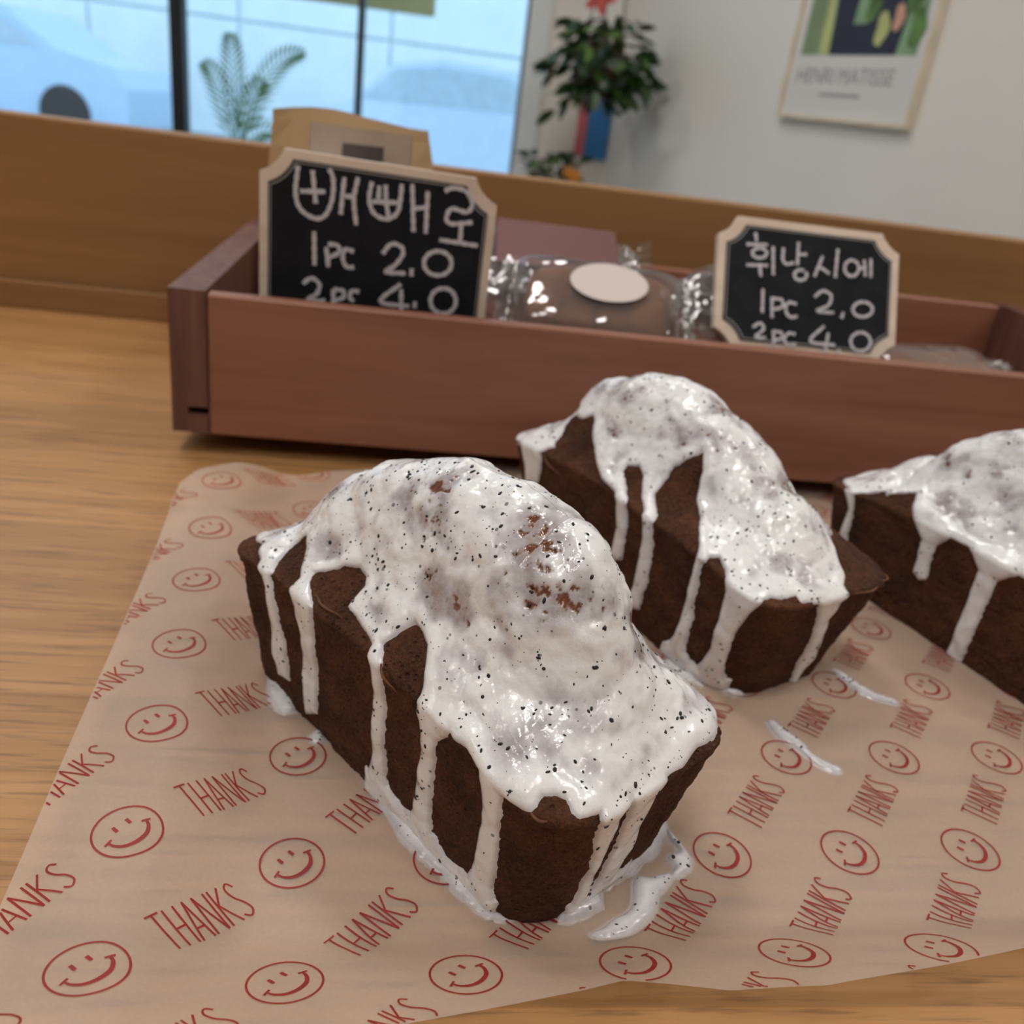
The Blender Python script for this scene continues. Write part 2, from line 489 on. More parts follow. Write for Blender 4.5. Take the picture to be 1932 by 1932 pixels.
WY = 3.2                         # window wall
XL, XR, YB, CEIL = -3.2, 3.2, -3.0, 2.75
struct('floor', *box_vf(XL-.1, XR+.1, YB-.1, WY+.12, -.1, 0), M_floor)
struct('ceiling', *box_vf(XL-.1, XR+.1, YB-.1, WY+.12, CEIL, CEIL+.1), M_ceiling)
struct('wall_left', *box_vf(XL-.1, XL, YB, WY, 0, CEIL), M_wall)
struct('wall_front', *box_vf(XL-.1, XR+.1, YB-.1, YB, 0, CEIL), M_wall)
# window wall: pier right of the window, low sill wall and head beam
wb = struct('wall_back', *join_vf([box_vf(-.10, .30, WY, WY+.12, 0, CEIL), box_vf(XL, -.10, WY, WY+.12, 0, .32), box_vf(XL, -.10, WY, WY+.12, 2.45, CEIL)]), M_wall)
# wall that runs from the pier towards the counter
WA = math.radians(-65); WD = np.array([math.cos(WA), math.sin(WA), 0]); WN = np.array([WD[1], -WD[0], 0])
WO = np.array([.15, WY, 0])
def wallmap(V):                  # along the wall, out of the wall into the room, up
    V = np.asarray(V, float); return WO + V[:, :1]*WD + V[:, 1:2]*WN + V[:, 2:3]*np.array([0, 0, 1.0])
wr = struct('wall_right', *box_vf(0, 6.85, 0, .12, 0, CEIL), M_wall_white)
wr.location = WO; wr.rotation_euler = (0, 0, WA)

# window: posts, rails and one pane per bay
w = empty('window_1', (-1.6, WY+.05, .32)); w['kind'] = 'structure'
def wbar(name, x0, x1, mat, z0=.32, z1=2.45, y0=WY+.02, y1=WY+.07):
    return obj(name, *bevel_box(x0, x1, y0, y1, z0, z1, .004), mat, w)
wbar('mullion', -1.342, -1.295, M_black_metal)
wbar('mullion', -.716, -.698, M_black_metal)
wbar('mullion', -2.30, -2.25, M_black_metal)
wbar('window_frame', -.172, -.160, M_grey_metal)
wbar('window_frame', -.158, -.088, M_white_frame, y0=WY-.01)
wbar('window_frame', XL, XL+.05, M_black_metal)
wbar('bottom_rail', XL+.05, -.172, M_black_metal, .32, .36)
wbar('top_rail', XL+.05, -.172, M_black_metal, 2.41, 2.45)
for x0, x1 in ((XL+.05, -2.30), (-2.25, -1.342), (-1.295, -.716), (-.698, -.172)):
    obj('pane', *box_vf(x0, x1, WY+.043, WY+.047, .36, 2.41), M_glass, w)

# ceiling lamps
M_lamp = emit('lamp_diffuser', (1.0, .955, .91), LAMP_POWER)
for nm, x, y, why in (('front_left', -2.0, -.7, 'in front of the counter by the left wall'), ('front_middle', -.6, -1.1, 'in front of the middle of the counter'),
                      ('cakes', -.2, -.32, 'right over the glazed cakes'), ('front_right', 1.7, -.9, 'in front of the counter by the right wall'),
                      ('tray_left', -.6, .75, 'over the left end of the tray'), ('tray_right', 1.2, .6, 'over the right end of the counter'),
                      ('plant', -.35, 1.9, 'between the counter and the hanging plant'), ('window', -1.6, 2.3, 'near the window')):
    t = empty('ceiling_lamp_'+nm+'_offscreen', (x, y, CEIL-.05), 'square white ceiling panel lamp hung '+why, 'ceiling lamp', 'ceiling panel lamps')
    s = .16
    obj('frame', *join_vf([box_vf(x-s-.02, x+s+.02, y-s-.02, y-s, CEIL-.05, CEIL), box_vf(x-s-.02, x+s+.02, y+s, y+s+.02, CEIL-.05, CEIL),
                           box_vf(x-s-.02, x-s, y-s, y+s, CEIL-.05, CEIL), box_vf(x+s, x+s+.02, y-s, y+s, CEIL-.05, CEIL)]), M_white_frame, t)
    obj('diffuser_'+nm+'_offscreen', *box_vf(x-s, x+s, y-s, y+s, CEIL-.04, CEIL-.03), M_lamp, t)

# ------------------------------------------------------------------ the street outside the window
M_pave = plain('pavement', (.42, .47, .52), .8, var=.1, scale=2)
M_facade = plain('pale_facade_panel', (.74, .80, .82), .6, var=.05, scale=2)
M_joint = plain('facade_joint', (.60, .68, .72), .7)
M_sign_yellow = plain('olive_banner', (.50, .47, .22), .6, var=.05)
M_car = plain('pale_car_paint', (.55, .66, .78), .25, var=.03, coat=.6)
M_car2 = plain('blue_car_paint', (.42, .56, .72), .25, var=.03, coat=.6)
M_tyre = plain('tyre_rubber', (.02, .02, .02), .8)
M_carglass = plain('car_glass', (.42, .52, .60), .08)
struct('pavement', *box_vf(-18, 14, WY+.13, 30, -.25, -.05), M_pave)
bl = empty('building', (-3, 16, -.05), 'pale blue panelled building across the street behind the window', 'building')
obj('wall', *box_vf(-18, 12, 16.06, 16.6, -.05, 9), M_joint, bl)
for i in range(12):
    for j in range(5):
        x0 = -18+i*2.5; z0 = -.05+j*1.8
        obj('facade_panel', *bevel_box(x0+.02, x0+2.48, 16.0, 16.06, z0+.02, z0+1.78, .01), M_facade, bl)
bn = empty('banner', (-1.1, 3.9, 1.2), 'olive yellow banner hung outside above the palm', 'banner')
obj('cloth', *bevel_box(-1.75, -.58, 4.0, 4.015, 1.353, 1.9, .004), M_sign_yellow, bn)
obj('rail', *tube_vf([(-1.80, 4.008, 1.90), (-.52, 4.008, 1.90)], .012), M_grey_metal, bn)
for xx in (-1.6, -.7):
    obj('hanger', *tube_vf([(xx, 4.008, 1.90), (xx, 4.008, 3.3)], .006), M_grey_metal, bn)

def car(name, x, y, mat, label):
    t = empty(name, (x, y, -.05), label, 'car')
    prof = [(-2.1, .25), (-2.15, .55), (-2.05, .78), (-1.35, .92), (-.85, 1.38), (-.3, 1.48), (.6, 1.46), (1.25, 1.05), (1.95, .92), (2.1, .7), (2.1, .25)]
    V, F = poly_prism(prof, -.85, .85, lambda V: V + np.array([x, y, -.05])); obj('body', V, F, mat, t)
    gl = [(-1.2, .98), (-.8, 1.33), (-.25, 1.41), (.5, 1.39), (1.05, 1.05)]
    V, F = poly_prism(gl, -.862, .862, lambda V: V + np.array([x, y, -.05])); obj('side_window', V, F, M_carglass, t)
    for wx in (-1.35, 1.3):
        for wy in (-.80, .80):
            V, F = lathe_vf([(.02, -.1), (.30, -.1), (.33, -.05), (.33, .05), (.30, .1), (.02, .1)], (0, 0, 0), 20)
            V = V[:, [0, 2, 1]]*np.array([1, 1, 1]) + np.array([x+wx, y+wy, .28]); obj('wheel', V, F, M_tyre, t)
    return t
car('parked_car', -1.2, 12.0, M_car, 'pale silver car parked outside the window beside the white window post')
car('parked_car', -7.5, 12.5, M_car2, 'pale blue car parked outside beyond the palm')

# ------------------------------------------------------------------ counter and upright board
CR = math.radians(8.5); CD = np.array([math.cos(CR), math.sin(CR), 0]); CN = np.array([-CD[1], CD[0], 0])
def cmap(V):                     # counter frame: origin under the board face, x along, y back
    V = np.asarray(V, float); return np.array([0, .689, ZC]) + V[:, :1]*CD + V[:, 1:2]*CN + V[:, 2:3]*np.array([0, 0, 1.0])
ct = empty('counter', (0, .2, 0), 'pale oak service counter with a smooth wooden worktop', 'counter', rotz=CR)
obj('worktop', *bevel_box(-1.25, 1.05, -.98, .03, -.04, 0, .003, M=cmap), M_counter, ct)
obj('cabinet_body', *bevel_box(-1.22, 1.02, -.92, .02, -ZC, -.04, .003, M=cmap), M_board, ct)
bb = empty('upright_board', (0, .70, ZC), 'brown wooden board standing upright along the back of the counter', 'board', rotz=CR)
obj('panel', *bevel_box(-1.25, 1.05, .001, .022, .0, .1325, .0015, M=cmap), M_board, bb)
obj('foot_strip', *bevel_box(-1.25, 1.05, -.006, .0, .0, .020, .001, M=cmap), M_board, bb)

# outlines in millimetres: icing edge (perimeter, height up the cake), chalk strokes, spilt icing
ICING_FRONT = [(110.5, 44.2), (127.3, 50.8), (139.3, 44.9), (144.5, 37.2), (143.3, 28.4), (140.8, 15.3), (142.0, 7.9), (148.3, 8.6), (150.0, 19.8), (149.3, 32.7), (147.8, 43.2), (140.3, 50.8), (130.8, 60.4), (130.5, 64.9), (140.3, 59.4), (151.0, 51.6), (156.5, 47.3), (161.0, 30.3), (157.5, 11.7), (157.0, 2.4), (165.0, 6.9), (167.5, 25.5), (169.0, 42.0), (160.5, 48.7), (158.3, 51.8), (160.5, 55.4), (164.8, 58.9), (169.8, 60.6), (175.0, 59.2), (177.5, 57.0), (177.3, 51.3), (178.0, 48.9), (183.3, 47.5), (189.8, 45.6), (192.0, 44.6), (194.3, 33.4), (194.0, 16.7), (192.8, 8.1), (200.5, 11.0), (199.5, 29.1), (198.3, 42.5), (195.5, 46.5), (198.0, 50.6), (202.0, 55.4), (204.5, 57.3), (208.0, 56.6), (211.0, 54.9), (211.3, 51.6), (211.5, 46.8), (211.3, 41.3), (211.0, 38.7), (213.0, 34.4), (213.5, 28.4), (213.5, 17.7), (213.5, 9.1), (221.5, 10.5), (219.5, 26.5), (218.8, 36.0), (221.3, 39.1), (222.3, 42.0), (227.3, 42.2), (232.0, 40.3), (234.5, 34.8), (236.3, 25.1), (238.5, 10.5), (247.0, 5.7), (244.3, 17.2), (240.8, 32.9), (239.5, 39.6), (243.3, 41.3), (247.5, 42.5), (249.0, 43.4), (250.5, 45.3), (254.0, 46.5), (257.0, 46.3), (258.0, 44.2), (259.5, 43.0), (263.0, 43.2), (266.0, 43.4), (266.8, 36.0), (269.0, 17.4), (267.8, 9.8), (265.3, 2.6), (274.5, 6.9), (272.8, 18.4), (273.0, 29.6), (273.3, 39.1), (274.3, 42.5), (275.0, 35.3), (275.0, 23.2), (275.0, 11.2), (279.3, 9.8), (283.8, 16.0), (282.8, 27.9), (283.0, 35.3), (283.5, 42.5), (288.5, 42.7), (293.1, 44.4), (302.6, 43.2)]
ICING_MIDDLE = [(131.8, 40.6), (132.3, 33.2), (131.5, 25.5), (140.8, 28.4), (145.0, 39.1), (144.8, 48.4), (132.3, 58.9), (121.0, 65.4), (111.8, 70.2), (122.5, 69.0), (132.5, 69.0), (138.3, 71.1), (146.0, 65.9), (167.0, 52.0), (177.0, 45.3), (185.8, 43.4), (188.0, 40.1), (188.8, 30.5), (188.0, 17.7), (194.3, 21.0), (194.8, 33.7), (193.0, 43.0), (188.5, 47.3), (181.3, 53.9), (180.8, 56.8), (186.0, 59.4), (190.8, 56.8), (195.8, 48.2), (200.8, 43.2), (202.8, 31.7), (202.5, 16.7), (202.3, 5.5), (208.5, 7.9), (209.5, 20.8), (207.8, 34.6), (205.5, 45.6), (199.3, 53.7), (200.3, 58.5), (202.5, 65.9), (207.8, 71.1), (212.0, 75.4), (216.3, 71.8), (219.3, 63.7), (224.3, 59.4), (224.5, 51.8), (225.5, 40.3), (226.8, 30.1), (228.5, 14.8), (229.3, 6.4), (237.5, 10.0), (234.5, 14.3), (231.0, 26.5), (228.3, 40.3), (230.0, 45.6), (234.0, 48.4), (236.3, 45.3), (238.5, 39.9), (240.5, 32.2), (242.8, 23.9), (244.3, 15.5), (244.0, 7.2), (254.5, 4.1), (251.0, 13.6), (249.3, 25.8), (250.0, 35.1), (253.0, 43.9), (256.5, 46.5), (267.0, 47.0), (268.5, 43.7), (273.8, 41.5), (276.3, 36.5), (279.5, 25.1), (285.5, 10.0), (285.3, 0.0), (288.8, 0.0), (290.3, 11.2), (283.5, 31.3), (284.8, 46.8), (289.8, 53.0), (293.6, 60.6), (300.8, 66.1), (335.3, 49.2), (307.6, 77.8)]
CHALK_BIG = [[(55.3, 140.8), (54.3, 128.7), (56.7, 121.3), (63.4, 117.6), (68.7, 119.5), (71.8, 127.5), (71.9, 137.0), (69.7, 141.1)], [(62.1, 139.5), (64.0, 124.6)], [(56.5, 129.4), (68.4, 130.5)], [(77.2, 138.1), (76.1, 120.8)], [(83.7, 138.9), (82.2, 128.7), (83.8, 116.6)], [(78.0, 129.4), (82.1, 129.9)], [(90.4, 137.7), (89.5, 129.5), (92.2, 123.1), (98.6, 121.1), (103.5, 124.9), (104.6, 132.5), (104.7, 138.2)], [(97.0, 137.0), (97.8, 129.2), (99.3, 122.4)], [(91.1, 128.5), (103.7, 129.4)], [(94.0, 136.2), (93.9, 129.3)], [(109.8, 138.8), (112.0, 116.5)], [(117.5, 136.4), (118.1, 116.4)], [(111.1, 127.5), (117.1, 128.7)], [(125.7, 137.4), (130.2, 139.4), (136.6, 138.2), (139.8, 133.3), (137.6, 128.8), (129.9, 129.6), (127.7, 124.8), (130.5, 122.4), (140.7, 124.3)], [(135.3, 122.4), (135.6, 114.4)], [(125.2, 114.1), (144.6, 113.3)], [(63.6, 111.3), (64.3, 95.0)], [(69.7, 104.6), (71.1, 94.9)], [(70.5, 106.0), (75.1, 106.0), (76.1, 102.7), (71.2, 99.6)], [(83.3, 103.8), (79.1, 104.4), (78.0, 99.6), (80.3, 95.9), (83.7, 96.3)], [(97.5, 104.3), (101.4, 109.4), (106.5, 108.6), (107.5, 104.9), (103.9, 99.2), (99.6, 95.6), (109.5, 95.8)], [(112.5, 98.6), (112.6, 94.8)], [(132.3, 103.3), (131.8, 100.4), (129.8, 98.0), (126.8, 96.7), (123.4, 96.7), (120.5, 98.0), (118.8, 100.4), (118.5, 103.3), (119.9, 106.0), (122.5, 107.9), (125.7, 108.6), (128.9, 107.9), (131.3, 106.0), (132.3, 103.3)], [(58.8, 85.4), (62.9, 88.5), (66.9, 86.0), (65.8, 81.1), (61.1, 77.1), (70.1, 78.0)], [(73.9, 84.1), (74.2, 75.2)], [(74.1, 84.1), (78.9, 83.8), (79.1, 80.6), (74.9, 78.5)], [(86.9, 84.1), (83.4, 84.3), (82.3, 80.9), (84.5, 79.0)], [(107.5, 90.3), (97.9, 80.4), (112.6, 79.4)], [(108.0, 87.6), (108.8, 74.9)], [(115.4, 82.2), (115.4, 78.9)], [(136.3, 84.6), (135.9, 81.5), (134.0, 78.9), (131.2, 77.5), (128.0, 77.6), (125.3, 79.1), (123.6, 81.7), (123.3, 84.8), (124.5, 87.7), (126.9, 89.7), (130.0, 90.4), (133.0, 89.7), (135.3, 87.5), (136.3, 84.6)]]
CHALK_SMALL = [[(296.8, 64.3), (297.8, 59.5)], [(292.0, 57.3), (304.2, 58.3)], [(303.9, 53.7), (303.5, 52.4), (302.2, 51.2), (300.4, 50.6), (298.4, 50.5), (296.8, 51.1), (295.8, 52.1), (295.7, 53.4), (296.6, 54.7), (298.2, 55.6), (300.1, 56.0), (302.0, 55.7), (303.3, 54.9), (303.9, 53.7)], [(292.6, 45.9), (304.9, 46.9)], [(300.1, 46.4), (301.2, 40.4)], [(307.4, 57.9), (308.3, 42.0)], [(313.4, 57.8), (313.4, 50.9), (315.9, 48.9), (319.8, 50.1)], [(322.0, 61.9), (321.9, 48.8)], [(322.0, 55.0), (327.2, 55.5)], [(326.7, 45.8), (327.5, 44.8), (327.6, 43.5), (326.9, 42.2), (325.7, 41.2), (324.1, 40.8), (322.5, 40.9), (321.3, 41.6), (320.5, 42.8), (320.5, 44.1), (321.2, 45.3), (322.5, 46.2), (324.1, 46.6), (325.7, 46.4)], [(336.5, 55.8), (332.2, 43.8)], [(335.2, 49.5), (341.0, 46.3)], [(345.2, 60.7), (344.4, 44.4)], [(358.1, 51.3), (357.7, 49.1), (356.4, 47.4), (354.6, 46.4), (352.5, 46.5), (350.8, 47.5), (349.8, 49.3), (349.7, 51.4), (350.5, 53.4), (352.1, 54.8), (354.1, 55.3), (356.0, 54.7), (357.5, 53.3), (358.1, 51.3)], [(358.7, 51.3), (361.2, 51.6)], [(361.1, 56.3), (362.2, 47.1)], [(365.0, 57.5), (365.5, 46.7)], [(302.8, 33.8), (303.1, 20.5)], [(308.2, 29.8), (308.8, 18.4)], [(308.2, 29.0), (313.8, 28.8), (314.4, 25.1), (309.3, 23.0)], [(322.6, 27.5), (317.8, 27.7), (316.4, 23.8), (319.0, 19.9), (323.4, 20.7)], [(332.8, 32.4), (337.5, 36.3), (342.5, 34.2), (341.1, 28.6), (334.8, 24.9), (344.6, 24.8)], [(350.2, 25.7), (349.2, 22.2)], [(367.4, 29.0), (366.8, 27.0), (365.0, 25.4), (362.4, 24.4), (359.6, 24.3), (357.2, 25.2), (355.9, 26.9), (355.8, 28.8), (357.0, 30.7), (359.2, 32.1), (362.0, 32.6), (364.7, 32.2), (366.6, 30.9), (367.4, 29.0)], [(298.0, 12.0), (301.8, 14.7), (304.4, 11.9), (299.9, 6.9), (305.8, 7.1)], [(309.9, 11.7), (310.9, 1.9)], [(310.0, 11.0), (314.8, 10.7), (314.9, 7.7), (311.0, 6.5)], [(322.7, 10.7), (318.7, 10.7), (316.5, 7.1), (319.1, 4.3), (323.4, 5.4)], [(339.3, 16.9), (331.7, 7.8), (346.3, 6.9)], [(341.9, 13.4), (340.5, 1.8)], [(348.8, 4.9), (347.8, 1.7)], [(367.1, 10.9), (366.5, 8.4), (364.7, 6.3), (362.1, 5.2), (359.3, 5.2), (357.0, 6.4), (355.6, 8.5), (355.4, 11.0), (356.6, 13.3), (358.9, 14.9), (361.6, 15.5), (364.3, 14.9), (366.3, 13.2), (367.1, 10.9)]]
PUDDLES = {
    'puddle_left': [(-33.2, 201.6), (-30.4, 193.6), (-26.6, 187.8), (-23.5, 183.9), (-19.4, 179.1), (-16.3, 173.9), (-10.6, 169.0), (-5.1, 164.7), (0.0, 159.2), (5.4, 154.9), (8.8, 153.6), (11.4, 153.4), (12.9, 154.6), (12.4, 159.6), (2.8, 175.5), (-21.5, 199.8), (-28.6, 204.2)],
    'puddle_right': [(25.6, 156.3), (26.4, 155.2), (29.2, 156.6), (32.8, 158.8), (34.8, 161.4), (35.0, 164.7), (38.4, 169.1), (44.3, 174.0), (49.4, 179.6), (52.5, 184.8), (54.8, 190.4), (50.9, 193.1), (34.4, 175.5), (27.2, 163.8)],
    'puddle_corner': [(-72.2, 238.4), (-69.0, 230.8), (-68.6, 226.6), (-66.7, 222.3), (-63.3, 218.7), (-60.1, 218.3), (-60.2, 221.5), (-63.4, 227.8), (-63.8, 233.4), (-67.7, 239.5), (-70.8, 240.9)],
    'drop_small': [(-50.8, 208.5), (-50.1, 211.2), (-48.4, 210.5), (-47.0, 207.6), (-47.8, 205.7), (-49.5, 205.9)],
    'smear_comma': [(32.6, 150.7), (35.0, 153.0), (39.1, 156.3), (43.1, 159.8), (44.4, 163.3), (44.9, 168.8), (46.2, 171.1), (50.1, 171.4), (54.5, 173.6), (54.2, 170.4), (51.0, 166.1), (49.6, 161.7), (46.1, 156.8), (42.3, 153.1), (37.6, 150.4), (34.3, 149.9)],
    'smear_arc': [(55.7, 189.9), (57.5, 187.2), (59.8, 183.8), (60.8, 180.2), (60.1, 176.7), (57.9, 174.2), (55.7, 173.4), (56.6, 176.7), (55.2, 179.5), (57.4, 181.1), (58.7, 182.6), (56.7, 185.5)],
    'smear_streak': [(96.4, 246.7), (99.1, 247.3), (102.3, 242.9), (105.8, 238.7), (108.0, 233.3), (112.1, 229.0), (115.9, 226.7), (114.7, 224.8), (109.7, 226.5), (105.7, 231.3), (102.5, 236.1), (98.4, 239.3)],
    'smear_behind': [(64.0, 275.2), (65.5, 276.3), (68.6, 272.2), (72.1, 269.0), (75.8, 264.6), (76.3, 262.8), (71.6, 265.0), (67.1, 267.9)],
    'puddle_middle': [(66.8, 288.8), (68.9, 283.5), (73.4, 278.5), (76.9, 272.5), (80.6, 266.7), (84.4, 262.8), (89.3, 261.4), (90.0, 270.5), (84.1, 282.8), (75.3, 293.5)],
    'smear_far': [(129.2, 285.8), (133.3, 284.7), (136.6, 278.6), (141.9, 273.2), (148.8, 270.3), (147.4, 267.4), (138.9, 270.0), (133.6, 275.3), (130.4, 281.6)],
}
POSTER = (.895, 1.31, .240, .95)   # along the wall, height above the worktop

# ------------------------------------------------------------------ wooden tray
BD = math.radians(9.08); BX = np.array([math.cos(BD), math.sin(BD), 0]); BY = np.array([-BX[1], BX[0], 0])
BO = np.array([-.1737, .4045, ZC])
def bmap(V):                     # tray frame: x along the front, y back, z above the worktop
    V = np.asarray(V, float); return BO + V[:, :1]*BX + V[:, 1:2]*BY + V[:, 2:3]*np.array([0, 0, 1.0])
TZ0, TZ1, TL_, TDEP = .012, .0832, .60, .244
tr = empty('display_tray', tuple(BO), 'shallow reddish wooden display tray with open top and pastries inside', 'tray', rotz=BD)
side = [(0, TZ0), (.0172, TZ0), (.0172, .0212), (.0076, .0212), (.0076, .0254), (.0172, .0254), (.0172, TZ1), (0, TZ1)]
o = obj('side_board', *poly_prism(side, 0, TDEP, bmap), M_cedar_end, tr)
o = obj('side_board', *poly_prism([(TL_-x, z) for x, z in side][::-1], 0, TDEP, bmap), M_cedar_end, tr)
obj('front_board', *bevel_box(.0174, TL_-.0174, .0006, .0095, TZ0-.001, TZ1-.0014, .0010, M=bmap), M_cedar, tr)
obj('back_board', *bevel_box(.0174, TL_-.0174, TDEP-.0125, TDEP-.0006, TZ0, TZ1-.0008, .0012, M=bmap), M_cedar, tr)
obj('bottom_board', *box_vf(.0174, TL_-.0174, .0125, TDEP-.0125, .0222, .0247, M=bmap), M_cedar, tr)
for x in (.06, TL_-.09):
    obj('cleat', *bevel_box(x, x+.03, .03, TDEP-.03, 0.0, .0222, .001, M=bmap), M_cedar, tr)

# ------------------------------------------------------------------ chalkboard price signs
def notched(x0, x1, z0, z1, r, k=6):
    """rectangle with concave rounded corners"""
    P = []
    for cx, cz, a0 in ((x0, z0, 0), (x1, z0, 90), (x1, z1, 180), (x0, z1, 270)):
        for i in range(k+1):
            a = math.radians(a0+90*(1-i/k)); t = i/k; ea, eb = math.radians(a0+90), math.radians(a0)
            ch = (cx+r*((1-t)*math.cos(ea)+t*math.cos(eb)), cz+r*((1-t)*math.sin(ea)+t*math.sin(eb)))
            P.append((.5*(cx+r*math.cos(a))+.5*ch[0], .5*(cz+r*math.sin(a))+.5*ch[1]))
    return P

def sign(label, W, H, r, border, place, strokes, pen, extra=None):
    """place maps sign-local (x right, y out of the face, z up) to world"""
    base = place(np.array([[W/2, 0, 0]]))[0]
    t = empty('price_sign', tuple(base), label, 'sign', 'chalkboard price signs', rotz=BD)
    P = notched(0, W, 0, H, r)
    obj('backing', *poly_prism(P, -.0045, 0, place), M_sign_wood, t)
    b = border
    Q = notched(b, W-b, b, H-b, r)
    obj('board_face', *poly_prism(Q, -.001, .0006, place), M_chalkboard, t)
    for j, (dd, wd) in enumerate(((.0011, .0007),)):
        L = notched(b+dd, W-b-dd, b+dd, H-b-dd, r); L = L + [L[0]]
        V2, F = ribbon(L, wd, 0)
        V = place(np.stack([V2[:, 0], np.full(len(V2), .0009), V2[:, 1]], 1)); obj('border_line', V, F, M_sign_line, t)
    vf = []
    for s in strokes:
        pth = smooth_path(s, .0012)
        w_ = pen*(1+.16*np.sin(np.arange(len(pth))*1.7+len(vf)))
        V2, F = ribbon(pth, w_, 0)
        vf.append((place(np.stack([V2[:, 0], np.full(len(V2), .0011+.00003*(len(vf) % 5)), V2[:, 1]], 1)), F))
    o = obj('chalk_writing', *join_vf(vf), M_chalk, t)
    return t

# big sign: upright just behind the front board
A1 = math.radians(-1.7)
S1O = np.array([.0372, 0.030, .0600]); S1W, S1H = .1150, .0880
def place1(V):
    V = np.asarray(V, float); x = V[:, 0]*math.cos(A1)-V[:, 2]*math.sin(A1)*0; z = V[:, 0]*math.sin(A1)+V[:, 2]
    return bmap(np.stack([S1O[0]+x, S1O[1]-V[:, 1], S1O[2]+z], 1))
def to1(p): return ((p[0]/1000-S1O[0])/math.cos(A1), p[1]/1000-S1O[2]-(p[0]/1000-S1O[0])*math.tan(A1))
sg = sign('larger chalkboard price sign, its lowest line half hidden behind the tray front', S1W, S1H, .0115, .0042, place1, [[to1(p) for p in s] for s in CHALK_BIG], .0021)
obj('support_leg', *bevel_box(.045, .070, -.030, -.0045, -.0352, .012, .001, M=place1), M_sign_wood, sg)
# small sign: leaning back
UP2 = np.array([0, .03, .0575]); UP2 /= np.linalg.norm(UP2); OUT2 = np.array([0, -UP2[2], UP2[1]])
S2O = np.array([.2765, .025, .0757]); S2W, S2H = .1060, .0728
def place2(V):
    V = np.asarray(V, float); return bmap(S2O + V[:, :1]*np.array([1.0, 0, 0]) + V[:, 1:2]*OUT2 + V[:, 2:3]*UP2)
sg = sign('smaller chalkboard price sign leaning back, all three lines readable', S2W, S2H, .0105, .0046, place2, [[(p[0]/1000-S2O[0], p[1]/1000) for p in s] for s in CHALK_SMALL], .0017)
obj('support_leg', *bevel_box(.04, .065, .030, .036, .0245, .0900, .001, M=lambda V: bmap(V+np.array([S2O[0], 0.012, 0]))), M_sign_wood, sg)

# ------------------------------------------------------------------ kraft pouch behind the big sign
kp = empty('kraft_pouch', tuple(bmap(np.array([[.073, .15, .0247]]))[0]), 'kraft paper pouch with a dark film window, standing behind the large price sign', 'pouch', rotz=BD)
rows = [(.0250, .026, .122, .046), (.05, .022, .125, .056), (.09, .0225, .1245, .052), (.12, .024, .1235, .036), (.14, .0250, .1220, .018), (.1535, .0262, .1190, .007), (.1600, .0262, .1175, .003)]
V = []; F = []; K = 9
for z, x0, x1, dp in rows:
    for j in range(K):
        u = j/(K-1); bulge = math.sin(math.pi*u)**.5 if 0 < u < 1 else 0.12
        zz = z + (.0045*math.sin(math.pi*min(1, u*1.4)) if z > .15 else 0) - (.001*u if z > .15 else 0)
        V.append((x0+(x1-x0)*u, .15-dp/2*max(bulge, .15), zz))
    for j in range(K-1, -1, -1):
        u = j/(K-1); bulge = math.sin(math.pi*u)**.5 if 0 < u < 1 else 0.12
        zz = z + (.0045*math.sin(math.pi*min(1, u*1.4)) if z > .15 else 0) - (.001*u if z > .15 else 0)
        V.append((x0+(x1-x0)*u, .15+dp/2*max(bulge, .15), zz))
for i in range(len(rows)-1):
    for j in range(2*K):
        F.append((i*2*K+j, i*2*K+(j+1) % (2*K), (i+1)*2*K+(j+1) % (2*K), (i+1)*2*K+j))
F.append(tuple(range(2*K))[::-1]); F.append(tuple(range((len(rows)-1)*2*K, len(rows)*2*K)))
obj('pouch_body', bmap(np.array(V)), F, M_kraft, kp, smooth=False)
def front_patch(x0, x1, z0, z1, eps, n=8):
    V = []; F = []
    rz = [r[0] for r in rows]
    for i in range(n+1):
        z = z0+(z1-z0)*i/n
        xa = np.interp(z, rz, [r[1] for r in rows]); xb = np.interp(z, rz, [r[2] for r in rows]); dp = np.interp(z, rz, [r[3] for r in rows])
        for j in range(n+1):
            x = x0+(x1-x0)*j/n; u = min(max((x-xa)/(xb-xa), .001), .999)
            V.append((x, .15-dp/2*max(math.sin(math.pi*u)**.5, .15)-eps, z))
    for i in range(n):
        for j in range(n): F.append((i*(n+1)+j, i*(n+1)+j+1, (i+1)*(n+1)+j+1, (i+1)*(n+1)+j))
    return bmap(np.array(V)), F
obj('film_window', *front_patch(.049, .108, .06, .1555, .0022), M_kraft_dark, kp, smooth=True)
obj('dark_label', *front_patch(.068, .092, .136, .147, .0032, 4), M_choc, kp)

